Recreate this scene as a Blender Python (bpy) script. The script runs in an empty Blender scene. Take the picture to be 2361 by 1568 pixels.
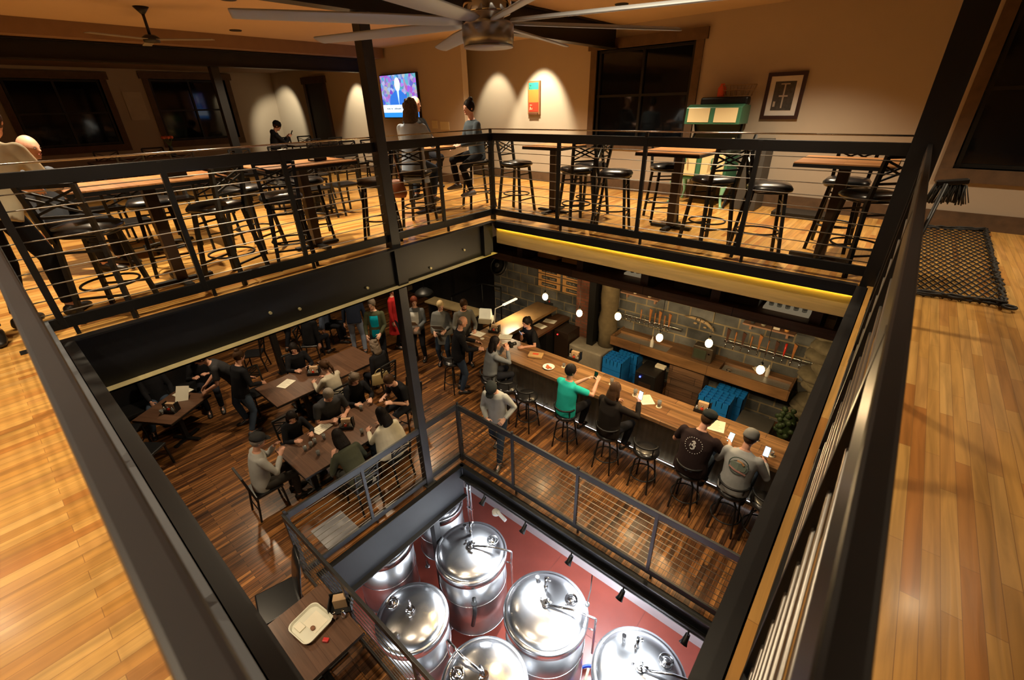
import bpy, bmesh, math, random
from mathutils import Vector, Matrix, Quaternion
S = bpy.context.scene; C = S.collection
PI = math.pi; rnd = random.Random(7)
def R_(d): return math.radians(d)
# ---------------------------------------------------------------- camera, world, exposure
CAM = Vector((4.719, -5.1066, 1.5424)); FPX = 1022.48
CR = Matrix(((0.764435, 0.644375, -0.020474), (0.28705, -0.368626, -0.884148), (-0.57727, 0.669997, -0.466758)))
cd = bpy.data.cameras.new('camera'); cam = bpy.data.objects.new('camera', cd); C.objects.link(cam)
cd.sensor_width = 36; cd.lens = FPX*36/2361; cd.clip_start = 0.02; cd.clip_end = 100
m = Matrix.Identity(4)
for i in range(3):
    m[i][0] = CR[0][i]; m[i][1] = -CR[1][i]; m[i][2] = -CR[2][i]; m[i][3] = CAM[i]
cam.matrix_world = m; S.camera = cam
cd.dof.use_dof = True; cd.dof.focus_distance = 7.0; cd.dof.aperture_fstop = 5.0
w = bpy.data.worlds.new('world'); S.world = w; w.use_nodes = True
w.node_tree.nodes['Background'].inputs[0].default_value = (0.010, 0.012, 0.018, 1)
w.node_tree.nodes['Background'].inputs[1].default_value = 0.4
S.view_settings.view_transform = 'Standard'; S.view_settings.look = 'None'
S.view_settings.gamma = 1; S.view_settings.use_curve_mapping = False
S.view_settings.exposure = 0.0
S.cycles.max_bounces = 6; S.cycles.sample_clamp_indirect = 4
Z1, Z2 = -4.06, -7.4          # bar floor and brewery floor
def ray(px, py): return CR.transposed() @ Vector(((px-1180.5)/FPX, (py-784)/FPX, 1))
def at(px, py, z):            # the floor or table point seen at a place in the photograph
    d = ray(px, py); return CAM + d*((z-CAM.z)/d.z)
def aty(px, py, y):
    d = ray(px, py); return CAM + d*((y-CAM.y)/d.y)
def atx(px, py, x):
    d = ray(px, py); return CAM + d*((x-CAM.x)/d.x)
# ---------------------------------------------------------------- lights
def lamp(kind, name, loc, power, col=(1, .8, .55), aim=None, size=.06, ang=100, blend=.6, sx=None, sy=None):
    l = bpy.data.lights.new(name, kind); l.energy = power; l.color = col
    if kind == 'SPOT': l.spot_size = R_(ang); l.spot_blend = blend; l.shadow_soft_size = size
    elif kind == 'AREA': l.shape = 'RECTANGLE'; l.size = sx or size; l.size_y = sy or size
    else: l.shadow_soft_size = size
    o = bpy.data.objects.new(name, l); C.objects.link(o); o.location = loc
    if aim is not None: o.rotation_euler = (Vector(aim)-Vector(loc)).to_track_quat('-Z', 'Y').to_euler()
    return o
WARM = (1, .80, .54); WHITE = (.86, .93, 1)
# upper floor downlights (the cans are built with the ceiling)
CANS = [(5.9, -3.6), (5.9, -.8), (6.2, 1.6), (3.3, 1.7), (1.0, 1.7), (-1.4, 1.7), (-1.8, -.3), (-2.2, -2.2), (-1.8, -4.2), (-4.6, -1.2), (-4.8, -4.4), (1.6, -6.4), (3.4, -6.2), (-.6, -6.4), (-6.4, .6)]
POW = [30, 24, 22, 52, 52, 50, 52, 62, 64, 42, 50, 85, 70, 70, 24]
for i, ((x, y), p) in enumerate(zip(CANS, POW)):
    lamp('SPOT', 'down_and_fill_lamp', (x, y, 2.7 if x > -5.2 else 2.53), p*(2.7 if i in (0, 1, 11, 12, 13) else 8.8), WARM, (x, y, 0), .05, 118, .9)
# wall washers on the art wall and on the far walls
for x, y, tx, ty, p, a in [(-1.66, 2.7, -1.72, 3.45, 80, 64), (-3.0, 2.85, -3.05, 3.55, 30, 62), (-6.4, 1.5, -6.6, 2.2, 34, 60), (-9.6, 1.0, -10.4, 2.0, 40, 66)]:
    lamp('SPOT', 'wall_washer_lamp', (x, y, 2.68 if x > -5 else 2.53), p*5, (1, .88, .62), (tx, ty, 1.3), .04, a, .55)
for x, y in ((3.7, -1.0), (.9, -4.3), (1.7, -1.35), (3.95, -3.5)): lamp('SPOT', 'down_and_fill_lamp', (x, y, 2.7), 260 if y > -3 or x < 3 else 130, WARM, (x, y, 0), .05, 100, .9)  # added fill spots without fittings, for the deck edges, timber beam and lower floor
# bar floor: dim warm lamps between the beams
for x, y, p, a in [(-2.2, -1.6, 60, 120), (-4.2, -3.4, 46, 120), (-3.4, .6, 50, 120), (-6.2, -1.2, 50, 120), (.9, -.1, 34, 120), (3.2, -.1, 34, 120), (-1.3, -4.9, 40, 120), (1.4, -5.6, 46, 120)]:
    lamp('SPOT', 'bar_room_lamp', (x, y, -.62), p*4.3, (1, .77, .50), (x, y, Z1), .08, a, .9)
# brewery floor: cold white track heads and ceiling battens
for x in (.7, 1.75, 2.8, 3.85):
    lamp('SPOT', 'track_lamp', (x, -1.32, -4.62), 480, WHITE, (x-.1, -2.3, -6), .05, 110, .6)
lamp('AREA', 'brewery_batten_lamp', (3.4, -2.2, -4.62), 260, WHITE, (3.0, -2.0, -8), sx=1.2, sy=.12)
lamp('AREA', 'brewery_batten_lamp', (2.4, .2, -4.62), 200, WHITE, (2.2, .0, -8), sx=2.6, sy=.12)
lamp('AREA', 'brewery_batten_lamp', (-1.6, -2.6, -4.62), 20, WHITE, (-1.6, -2.6, -8), sx=1.2, sy=.12)
lamp('AREA', 'brewery_batten_lamp', (1.6, -5.2, -4.62), 190, WHITE, (1.5, -4.2, -7.4), sx=2.4, sy=.12)
# ---------------------------------------------------------------- materials
MATS = {}
def mat(name, col, rough=.5, metal=0, emit=None, es=1, spec=None, alpha=None, trans=0, bump=0, var=.12, vs=6, coat=0, aniso=0):
    if name in MATS: return MATS[name]
    M = bpy.data.materials.new(name); M.use_nodes = True; N = M.node_tree.nodes; L = M.node_tree.links
    b = N['Principled BSDF']; MATS[name] = M
    c = (*col, 1); b.inputs['Base Color'].default_value = c
    b.inputs['Roughness'].default_value = rough; b.inputs['Metallic'].default_value = metal
    if name.startswith(('cloth_', 'hair_')): b.inputs['Specular IOR Level'].default_value = .12
    if trans: b.inputs['Transmission Weight'].default_value = trans
    if coat: b.inputs['Coat Weight'].default_value = coat
    if emit: b.inputs['Emission Color'].default_value = (*emit, 1); b.inputs['Emission Strength'].default_value = es
    if var:
        tc = N.new('ShaderNodeTexCoord'); nz = N.new('ShaderNodeTexNoise'); nz.inputs['Scale'].default_value = vs; nz.inputs['Detail'].default_value = 4
        L.new(tc.outputs['Object'], nz.inputs['Vector'])
        mx = N.new('ShaderNodeMix'); mx.data_type = 'RGBA'; mx.inputs[6].default_value = tuple(v*(1-var) for v in col)+(1,); mx.inputs[7].default_value = tuple(min(1, v*(1+var)) for v in col)+(1,)
        L.new(nz.outputs['Fac'], mx.inputs[0]); L.new(mx.outputs[2], b.inputs['Base Color'])
        if bump:
            bp = N.new('ShaderNodeBump'); bp.inputs['Strength'].default_value = bump; bp.inputs['Distance'].default_value = .01
            L.new(nz.outputs['Fac'], bp.inputs['Height']); L.new(bp.outputs[0], b.inputs['Normal'])
    return M
def ramp(N, stops):
    r = N.new('ShaderNodeValToRGB'); e = r.color_ramp.elements
    while len(e) < len(stops): e.new(.5)
    for k, (p, c) in enumerate(stops): e[k].position = p; e[k].color = (*c, 1)
    return r
def planks(name, cols, wid, length, rough=.3, rot=0, coords='Object', gap=.012, gapcol=(.05, .02, .01), grain=.35, axis='xy', coat=0, gs=1.0):
    """boards: brick layout tinted per board, with a long grain; axis picks the plane the boards lie in"""
    M = bpy.data.materials.new(name); M.use_nodes = True; N = M.node_tree.nodes; L = M.node_tree.links; b = N['Principled BSDF']; MATS[name] = M
    tc = N.new('ShaderNodeTexCoord'); mp = N.new('ShaderNodeMapping'); L.new(tc.outputs[coords], mp.inputs[0])
    if axis == 'xy': mp.inputs['Rotation'].default_value = (0, 0, rot)
    elif axis == 'xz': mp.inputs['Rotation'].default_value = (-PI/2, 0, 0)
    elif axis == 'yz': mp.inputs['Rotation'].default_value = (-PI/2, -PI/2, 0) if False else (0, -PI/2, -PI/2)
    br = N.new('ShaderNodeTexBrick'); L.new(mp.outputs[0], br.inputs['Vector'])
    br.inputs['Scale'].default_value = 1; br.inputs['Brick Width'].default_value = length; br.inputs['Row Height'].default_value = wid
    br.inputs['Mortar Size'].default_value = gap*wid; br.inputs['Mortar Smooth'].default_value = .3; br.offset = .37; br.offset_frequency = 2; br.squash = 1
    br.inputs['Color1'].default_value = (0, 0, 0, 1); br.inputs['Color2'].default_value = (1, 1, 1, 1); br.inputs['Mortar'].default_value = (.5, .5, .5, 1)
    br.inputs['Bias'].default_value = 0
    rp = ramp(N, [(i/(len(cols)-1), c) for i, c in enumerate(cols)]); L.new(br.outputs['Color'], rp.inputs[0])
    m2 = N.new('ShaderNodeMapping'); L.new(mp.outputs[0], m2.inputs[0]); m2.inputs['Scale'].default_value = (1.6*gs, 26*gs, 8*gs)
    nz = N.new('ShaderNodeTexNoise'); nz.inputs['Scale'].default_value = 1; nz.inputs['Detail'].default_value = 6; nz.inputs['Distortion'].default_value = .8; L.new(m2.outputs[0], nz.inputs['Vector'])
    g = ramp(N, [(.3, (1-grain,)*3), (.62, (1, 1, 1))]); L.new(nz.outputs['Fac'], g.inputs[0])
    mx = N.new('ShaderNodeMix'); mx.data_type = 'RGBA'; mx.blend_type = 'MULTIPLY'; mx.inputs[0].default_value = 1
    L.new(rp.outputs[0], mx.inputs[6]); L.new(g.outputs[0], mx.inputs[7])
    m3 = N.new('ShaderNodeMix'); m3.data_type = 'RGBA'; L.new(br.outputs['Fac'], m3.inputs[0]); L.new(mx.outputs[2], m3.inputs[6]); m3.inputs[7].default_value = (*gapcol, 1)
    L.new(m3.outputs[2], b.inputs['Base Color']); b.inputs['Roughness'].default_value = rough; b.inputs['Coat Weight'].default_value = coat; b.inputs['Coat Roughness'].default_value = .15
    bp = N.new('ShaderNodeBump'); bp.inputs['Strength'].default_value = .25; bp.inputs['Distance'].default_value = .002; L.new(nz.outputs['Fac'], bp.inputs['Height']); L.new(bp.outputs[0], b.inputs['Normal'])
    return M
def bricks(name, c1, c2, mortar, bw, rh, ms=.012, axis='xz', rough=.85, blot=None):
    M = bpy.data.materials.new(name); M.use_nodes = True; N = M.node_tree.nodes; L = M.node_tree.links; b = N['Principled BSDF']; MATS[name] = M
    tc = N.new('ShaderNodeTexCoord'); mp = N.new('ShaderNodeMapping'); L.new(tc.outputs['Object'], mp.inputs[0])
    mp.inputs['Rotation'].default_value = (-PI/2, 0, 0) if axis == 'xz' else (0, -PI/2, -PI/2)
    br = N.new('ShaderNodeTexBrick'); L.new(mp.outputs[0], br.inputs['Vector']); br.inputs['Scale'].default_value = 1
    br.inputs['Brick Width'].default_value = bw; br.inputs['Row Height'].default_value = rh; br.inputs['Mortar Size'].default_value = ms; br.inputs['Mortar Smooth'].default_value = .2
    br.inputs['Color1'].default_value = (*c1, 1); br.inputs['Color2'].default_value = (*c2, 1); br.inputs['Mortar'].default_value = (*mortar, 1)
    nz = N.new('ShaderNodeTexNoise'); nz.inputs['Scale'].default_value = 3; nz.inputs['Detail'].default_value = 8; L.new(tc.outputs['Object'], nz.inputs['Vector'])
    rp = ramp(N, [(.3, (.45, .45, .45)), (.7, (1.25, 1.2, 1.1))]); L.new(nz.outputs['Fac'], rp.inputs[0])
    mx = N.new('ShaderNodeMix'); mx.data_type = 'RGBA'; mx.blend_type = 'MULTIPLY'; mx.inputs[0].default_value = 1
    L.new(br.outputs['Color'], mx.inputs[6]); L.new(rp.outputs[0], mx.inputs[7]); L.new(mx.outputs[2], b.inputs['Base Color'])
    bp = N.new('ShaderNodeBump'); bp.inputs['Strength'].default_value = .6; bp.inputs['Distance'].default_value = .006; bp.invert = True; L.new(br.outputs['Fac'], bp.inputs['Height']); L.new(bp.outputs[0], b.inputs['Normal'])
    b.inputs['Roughness'].default_value = rough
    return M
STEEL = mat('black_steel', (.013, .013, .0135), .4, .3, var=.3, vs=3)
STEELG = mat('lamplit_steel', (.055, .057, .06), .38, .6, var=.2, vs=4)  # steel lightened in its colour for the glow of the bright lower lamps
STEELN = mat('near_rail_sheen_steel', (.085, .092, .105), .38, 0, var=.2, vs=3)  # black steel with the lamps' grazing sheen mixed into this lighter grey
BLACK = mat('black_metal', (.012, .012, .012), .45, .3)
CABLE = mat('stainless_cable', (.5, .48, .44), .42, 1, var=0)
ROD = mat('polished_rod', (.7, .66, .58), .22, 1, var=0)
STAIN = mat('stainless', (.62, .62, .63), .22, 1, var=.05, vs=2)
STAINB = mat('brushed_stainless', (.5, .5, .51), .3, 1, var=.1, vs=9)
CHROME = mat('chrome', (.75, .75, .76), .1, 1, var=0)
VINYL = mat('black_vinyl', (.012, .012, .013), .28, 0, var=.1, coat=.3)
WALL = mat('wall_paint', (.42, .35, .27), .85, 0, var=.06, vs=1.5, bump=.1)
CEIL = mat('ceiling_paint', (.46, .34, .22), .8, 0, var=.08, vs=1.2)
TRIMW = mat('rustic_trim', (.10, .058, .03), .7, 0, var=.5, vs=9, bump=.6)
DARKW = mat('dark_wood', (.05, .028, .016), .5, 0, var=.45, vs=7, bump=.2)
BLACKG = mat('night_glass', (.004, .005, .007), .06, 0, var=0)
PAPER = mat('paper', (.72, .68, .55), .8, 0, var=.03)
OAK = planks('oak_floor', [(.62, .33, .08), (.71, .40, .11), (.55, .265, .055), (.75, .44, .135), (.47, .19, .04), (.68, .37, .095)], .055, .7, .3, rot=PI/2, gap=.02, gapcol=(.28, .13, .04), grain=.34, coat=.15)
RUST = planks('rustic_floor', [(.30, .125, .035), (.13, .052, .02), (.44, .19, .055), (.22, .085, .025), (.07, .03, .014), (.36, .15, .045)], .062, .75, .32, rot=PI/2, gap=.06, gapcol=(.02, .01, .005), grain=.85, coat=.15)
BARTOP = planks('bar_top_wood', [(.24, .12, .05), (.36, .20, .085), (.18, .085, .035), (.30, .16, .07)], .19, 1.4, .35, gap=.02, gapcol=(.05, .03, .02), grain=.6, gs=.6)
TABW = planks('table_wood', [(.55, .24, .08), (.62, .30, .11), (.48, .2, .07)], .12, 1.6, .35, gap=.01, grain=.35)
TABD = planks('dark_table_wood', [(.11, .055, .032), (.14, .072, .042), (.09, .045, .026)], .12, 1.6, .35, gap=.02, grain=.35)
GLULAM = planks('beam_wood', [(.62, .43, .17), (.66, .47, .2), (.6, .4, .15)], .6, 5, .6, gap=.002, grain=.22, axis='xz')
def knots(M, sc=1.1, thr=.035):
    N = M.node_tree.nodes; L = M.node_tree.links; b = N['Principled BSDF']; src = b.inputs['Base Color'].links[0].from_socket
    tc = N.new('ShaderNodeTexCoord'); v = N.new('ShaderNodeTexVoronoi'); v.inputs['Scale'].default_value = sc*2; L.new(tc.outputs['Object'], v.inputs[0])
    r = ramp(N, [(0, (.18, .1, .05)), (thr, (.35, .22, .12)), (thr*2, (1, 1, 1))]); L.new(v.outputs['Distance'], r.inputs[0])
    m = N.new('ShaderNodeMix'); m.data_type = 'RGBA'; m.blend_type = 'MULTIPLY'; m.inputs[0].default_value = 1; L.new(src, m.inputs[6]); L.new(r.outputs[0], m.inputs[7]); L.new(m.outputs[2], b.inputs['Base Color'])
knots(GLULAM)
RECW = planks('reclaimed_wood', [(.17, .09, .045), (.10, .055, .03), (.22, .12, .06), (.07, .045, .03)], .16, 1.3, .7, gap=.03, gapcol=(.01, .008, .005), grain=.6, axis='xz', gs=.7)
BLOCK = bricks('grey_block', (.17, .185, .20), (.085, .095, .105), (.30, .26, .17), .47, .235, .016)
BRICK = bricks('old_brick', (.34, .12, .07), (.22, .08, .05), (.16, .12, .09), .22, .075, .009)
STONE = mat('rough_stone', (.16, .14, .10), .9, 0, var=.6, vs=8, bump=1)
CONC = mat('concrete', (.30, .27, .21), .85, 0, var=.3, vs=5, bump=.4)
REDF = mat('red_epoxy', (.25, .05, .032), .27, 0, var=.22, vs=2.2)
WHITEW = mat('white_wall', (.75, .76, .8), .6, 0, var=.03)
# ---------------------------------------------------------------- mesh builder
class MB:
    def __init__(s): s.v = []; s.f = []; s.mi = []; s.sm = []; s.cur = 0; s.smooth = False; s.mx = None
    def add(s, vs, fs, sm=None):
        n = len(s.v)
        s.v += [tuple(s.mx @ Vector(p)) for p in vs] if s.mx is not None else [tuple(p) for p in vs]
        for f in fs: s.f.append(tuple(n+i for i in f)); s.mi.append(s.cur); s.sm.append(s.smooth if sm is None else sm)
        return s
    def box(s, a, b):
        x0, y0, z0 = a; x1, y1, z1 = b
        if x0 > x1: x0, x1 = x1, x0
        if y0 > y1: y0, y1 = y1, y0
        if z0 > z1: z0, z1 = z1, z0
        return s.add([(x0, y0, z0), (x1, y0, z0), (x1, y1, z0), (x0, y1, z0), (x0, y0, z1), (x1, y0, z1), (x1, y1, z1), (x0, y1, z1)],
                     [(0, 3, 2, 1), (4, 5, 6, 7), (0, 1, 5, 4), (1, 2, 6, 5), (2, 3, 7, 6), (3, 0, 4, 7)], False)
    def cbox(s, c, d, rz=0, rx=0, ry=0):
        M = Matrix.Translation(c) @ Matrix.Rotation(rz, 4, 'Z') @ Matrix.Rotation(ry, 4, 'Y') @ Matrix.Rotation(rx, 4, 'X'); o = s.mx
        s.mx = M if o is None else o @ M; s.box([-v/2 for v in d], [v/2 for v in d]); s.mx = o; return s
    def bar(s, p, q, w, h, up=(0, 0, 1)):      # rectangular bar from p to q
        p = Vector(p); q = Vector(q); d = (q-p).normalized(); u = Vector(up)
        if abs(d.dot(u)) > .98: u = Vector((0, 1, 0))
        x = d.cross(u).normalized(); u = x.cross(d)
        vs = [o+x*(a*w/2)+u*(b*h/2) for o in (p, q) for a, b in ((-1, -1), (1, -1), (1, 1), (-1, 1))]
        return s.add(vs, [(0, 1, 2, 3), (7, 6, 5, 4), (0, 4, 5, 1), (1, 5, 6, 2), (2, 6, 7, 3), (3, 7, 4, 0)], False)
    def tube(s, pts, r, n=10, cap=True):        # round tube through points, radius may be a list
        pts = [Vector(p) for p in pts]; rs = r if isinstance(r, (list, tuple)) else [r]*len(pts); vs = []; pu = None
        for i, p in enumerate(pts):
            d = (pts[min(i+1, len(pts)-1)]-pts[max(i-1, 0)]).normalized()
            u = pu if pu is not None else (Vector((0, 0, 1)) if abs(d.z) < .9 else Vector((1, 0, 0)))
            x = d.cross(u).normalized(); u = x.cross(d).normalized(); pu = u
            for k in range(n): a = 2*PI*k/n; vs.append(p+(x*math.cos(a)+u*math.sin(a))*rs[i])
        fs = [(i*n+k, i*n+(k+1) % n, (i+1)*n+(k+1) % n, (i+1)*n+k) for i in range(len(pts)-1) for k in range(n)]
        s.add(vs, fs, True)
        if cap: s.f.append(tuple(len(s.v)-len(vs)+k for k in reversed(range(n)))); s.mi.append(s.cur); s.sm.append(False); s.f.append(tuple(len(s.v)-n+k for k in range(n))); s.mi.append(s.cur); s.sm.append(False)
        return s
    def ring(s, c, R, r, n=28, m_=8, a0=0, a1=2*PI, rx=None, ry=None):
        full = abs(a1-a0-2*PI) < 1e-6; k = n if full else n+1
        pts = [(c[0]+(rx or R)*math.cos(a0+(a1-a0)*i/n), c[1]+(ry or R)*math.sin(a0+(a1-a0)*i/n), c[2]) for i in range(k)]
        if full: pts.append(pts[0]); pts.append(pts[1])
        return s.tube(pts, r, m_, not full)
    def lathe(s, prof, c=(0, 0, 0), n=32, sm=True):
        vs = []; fs = []; k = len(prof)
        for r, z in prof:
            for i in range(n): a = 2*PI*i/n; vs.append((c[0]+r*math.cos(a), c[1]+r*math.sin(a), c[2]+z))
        for j in range(k-1):
            for i in range(n): fs.append((j*n+i, j*n+(i+1) % n, (j+1)*n+(i+1) % n, (j+1)*n+i))
        if prof[0][0] > 1e-4: fs.append(tuple(reversed(range(n))))
        if prof[-1][0] > 1e-4: fs.append(tuple((k-1)*n+i for i in range(n)))
        return s.add(vs, fs, sm)
    def ell(s, c, r, n=14, m_=9, rot=None):     # ellipsoid
        r = r if isinstance(r, (tuple, list)) else (r, r, r); c = Vector(c); vs = []; fs = []
        for j in range(m_+1):
            t = PI*j/m_
            for i in range(n):
                a = 2*PI*i/n; p = Vector((r[0]*math.sin(t)*math.cos(a), r[1]*math.sin(t)*math.sin(a), -r[2]*math.cos(t)))
                vs.append(c+(rot @ p if rot else p))
        for j in range(m_):
            for i in range(n): fs.append((j*n+i, j*n+(i+1) % n, (j+1)*n+(i+1) % n, (j+1)*n+i))
        return s.add(vs, fs, True)
    def loft(s, secs, n=16, cap=True):          # (centre, xaxis, yaxis, rx, ry)
        vs = []
        for c, x, y, a, b in secs:
            c = Vector(c); x = Vector(x).normalized(); y = Vector(y).normalized()
            for k in range(n): t = 2*PI*k/n; vs.append(c+x*(a*math.cos(t))+y*(b*math.sin(t)))
        fs = [(i*n+k, i*n+(k+1) % n, (i+1)*n+(k+1) % n, (i+1)*n+k) for i in range(len(secs)-1) for k in range(n)]
        if cap: fs += [tuple(reversed(range(n))), tuple((len(secs)-1)*n+k for k in range(n))]
        return s.add(vs, fs, True)
    def prism(s, pts, z0, z1, plane='xy'):      # polygon extruded
        f = {'xy': lambda a, b, c: (a, b, c), 'xz': lambda a, b, c: (a, c, b), 'yz': lambda a, b, c: (c, a, b)}[plane]; n = len(pts)
        return s.add([f(a, b, z0) for a, b in pts]+[f(a, b, z1) for a, b in pts], [tuple(reversed(range(n))), tuple(n+i for i in range(n))]+[(i, (i+1) % n, n+(i+1) % n, n+i) for i in range(n)], False)
def obj(name, mb, mats, parent=None, bevel=0, loc=None, rz=0, **props):
    me = bpy.data.meshes.new(name); me.from_pydata(mb.v, [], mb.f)
    for m_ in (mats if isinstance(mats, (list, tuple)) else [mats]): me.materials.append(m_)
    me.polygons.foreach_set('material_index', mb.mi); me.polygons.foreach_set('use_smooth', mb.sm)
    bm = bmesh.new(); bm.from_mesh(me); bmesh.ops.recalc_face_normals(bm, faces=bm.faces); bm.to_mesh(me); bm.free()
    me.update(); o = bpy.data.objects.new(name, me); C.objects.link(o)
    if parent is not None: o.parent = parent
    if loc is not None: o.location = loc
    if rz: o.rotation_euler[2] = rz
    if bevel:
        b = o.modifiers.new('bevel', 'BEVEL'); b.width = bevel; b.segments = 2; b.limit_method = 'ANGLE'; b.angle_limit = R_(40)
    for k, v in props.items(): o[k] = v
    return o
def thing(name, label, cat, loc=(0, 0, 0), rz=0, group=None):
    o = bpy.data.objects.new(name, None); C.objects.link(o); o.empty_display_size = .1; o.location = loc; o.rotation_euler[2] = rz
    o['label'] = label; o['category'] = cat
    if group: o['group'] = group
    return o
def tag(o, label, cat, group=None):
    o['label'] = label; o['category'] = cat
    if group: o['group'] = group
    return o
def struct(name, mb, mats, parent=None, **k):
    o = obj(name, mb, mats, parent, **k)
    if parent is None: o['kind'] = 'structure'
    return o
def dup(root, loc, rz, label=None, group=None):
    r = root.copy(); C.objects.link(r); r.location = loc; r.rotation_euler = (0, 0, rz)
    if label: r['label'] = label
    if group: r['group'] = group
    for ch in list(root.children):
        c = ch.copy(); C.objects.link(c); c.parent = r
        for g in ch.children: d = g.copy(); C.objects.link(d); d.parent = c
    return r
def scribble(m_, parent, w_, h_, loc, rot, seed=1, name='hand_lettering'):
    """a row of small unreadable handwritten strokes, as blurred writing looks from here"""
    rg = random.Random(seed); mb = MB(); n = max(4, int(w_/h_*1.6)); x = -w_/2
    for k in range(n):
        if rg.random() < .14: x += w_/n; continue
        a = x; b = x+w_/n*.75; y0 = rg.uniform(-h_/2, -h_*.2); y1 = rg.uniform(h_*.1, h_/2)
        for p, q in (((a, y0), ((a+b)/2, y1)), (((a+b)/2, y1), (b, y0*.8)), ((a, 0), (b, rg.uniform(-.2, .2)*h_))): mb.bar((p[0], p[1], 0), (q[0], q[1], 0), h_*.16, .0012)
        x += w_/n
    return obj_rot(obj(name, mb, m_, parent, loc=loc), rot)
def obj_rot(o, rot): o.rotation_euler = rot; return o
# ---------------------------------------------------------------- setting
DX0, DX1, DY0, DY1 = .12, 4.645, -4.99, -.11      # the opening in the upper deck
WY = 3.5                                          # inner face of the rear wall
def ringslab(mb, X0, X1, Y0, Y1, x0, x1, y0, y1, za, zb):
    mb.box((X0, Y0, za), (x0, Y1, zb)); mb.box((x1, Y0, za), (X1, Y1, zb)); mb.box((x0, Y0, za), (x1, y0, zb)); mb.box((x0, y1, za), (x1, Y1, zb))
BX0, BX1, BY0, BY1 = -11.1, 8.2, -8.2, WY
mb = MB(); ringslab(mb, BX0, BX1, BY0, BY1, DX0-.075, DX1+.075, DY0-.07, DY1+.07, -.03, 0); struct('floor', mb, OAK)
mb = MB(); ringslab(mb, BX0, BX1, BY0, BY1, DX0-.2, DX1+.2, DY0-.2, DY1+.3, -.30, -.034); struct('ceiling', mb, mat('dark_joists', (.045, .028, .018), .8, var=.4))
LX0, LX1, LY0, LY1 = .14, 6.2, -3.95, -1.24       # the opening in the bar floor
mb = MB(); ringslab(mb, -13, BX1, BY0, WY, LX0-.06, LX1, LY0, LY1+.06, Z1-.03, Z1); struct('floor', mb, RUST)
mb = MB(); ringslab(mb, -13, BX1, BY0, WY, LX0-.2, LX1+.2, LY0-.2, LY1+.2, Z1-.35, Z1-.034); struct('ceiling', mb, mat('grey_soffit', (.12, .12, .12), .8))
mb = MB(); mb.box((-8, -8.2, Z2-.1), (BX1, 3, Z2)); struct('floor', mb, REDF)
mb = MB(); mb.box((-8, .53, Z2), (BX1, .7, Z1-.352)); struct('wall_brewery', mb, WHITEW)
# upper walls
def wy(x): return 3.55-.05*(x+2.4)                # the rear wall runs a little off square
def wallprism(mb, x0, x1, z0, z1, t=.18): mb.prism([(x0, wy(x0)), (x1, wy(x1)), (x1, wy(x1)+t), (x0, wy(x0)+t)], z0, z1)
W3 = (-.38, 1.5, .92, 2.42); W4 = (5.12, 7.4, .72, 2.5); CZ = 2.76
mb = MB()
for x0, x1, z0, z1 in [(-4.6, W3[0], 0, CZ+.4), (W3[1], W4[0], 0, CZ+.4), (W4[1], BX1, 0, CZ+.4), (W3[0], W3[1], 0, W3[2]), (W3[0], W3[1], W3[3], CZ+.4), (W4[0], W4[1], 0, W4[2]), (W4[0], W4[1], W4[3], CZ+.4)]:
    wallprism(mb, x0, x1, z0, z1)
struct('wall_rear', mb, WALL)
TY = 2.2; OCX = aty(1063, 130, 2.2).x; ICX = aty(1070, 180, 3.6).x
mb = MB(); mb.box((BX0-.2, TY, 0), (OCX, TY+.15, CZ+.4)); mb.prism([(OCX-.15, TY+.1), (OCX, TY), (ICX, 3.75), (ICX-.15, 3.75)], 0, CZ+.4); struct('wall_television', mb, WALL)
W1 = (-3.75, -2.0, .88, 2.32); W2 = (-1.0, .85, .88, 2.36)
mb = MB()
for y0, y1, z0, z1 in [(BY0, W1[0], 0, 3.2), (W1[1], W2[0], 0, 3.2), (W2[1], TY+.2, 0, 3.2), (W1[0], W1[1], 0, W1[2]), (W1[0], W1[1], W1[3], 3.2), (W2[0], W2[1], 0, W2[2]), (W2[0], W2[1], W2[3], 3.2)]:
    mb.box((BX0-.2, y0, z0), (BX0, y1, z1))
struct('wall_left', mb, WALL)
mb = MB(); mb.box((BX1, BY0, 0), (BX1+.15, WY, 3.2)); struct('wall_right', mb, WALL)
mb = MB(); mb.box((BX0, BY0-.15, 0), (BX1, BY0, 3.2)); struct('wall_front', mb, WALL)
mb = MB(); mb.box((BX0, BY0, CZ), (BX1, 4.2, CZ+.1)); struct('ceiling', mb, CEIL)
# lower walls
mb = MB(); mb.box((-3.3, WY, Z1), (BX1, WY+.2, -.3)); struct('wall_bar', mb, BLOCK)
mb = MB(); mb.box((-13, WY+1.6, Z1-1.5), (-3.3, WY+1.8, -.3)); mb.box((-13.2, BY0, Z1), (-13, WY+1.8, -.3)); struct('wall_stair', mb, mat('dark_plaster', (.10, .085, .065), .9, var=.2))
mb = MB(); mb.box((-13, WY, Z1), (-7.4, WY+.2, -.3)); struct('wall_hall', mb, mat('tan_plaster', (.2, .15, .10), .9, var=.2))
mb = MB(); mb.box((BX1, BY0, Z1), (BX1+.2, WY, -.3)); struct('wall_bar_right', mb, BLOCK)
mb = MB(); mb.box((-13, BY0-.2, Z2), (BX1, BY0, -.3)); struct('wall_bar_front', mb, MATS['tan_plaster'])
mb = MB(); mb.box((-8.2, -8.2, Z2), (-8, 3, Z1-.35)); struct('wall_brewery_left', mb, WHITEW)
# baseboards
mb = MB(); mb.prism([(ICX, wy(ICX)-.02), (BX1, wy(BX1)-.02), (BX1, wy(BX1)), (ICX, wy(ICX))], 0, .2); struct('baseboard_rear', mb, TRIMW)
mb = MB(); mb.box((BX0, TY-.025, 0), (OCX+.02, TY, .2)); struct('baseboard_television', mb, TRIMW)
mb = MB(); mb.box((BX0, BY0, 0), (BX0+.02, TY, .2)); struct('baseboard_left', mb, TRIMW)
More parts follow.
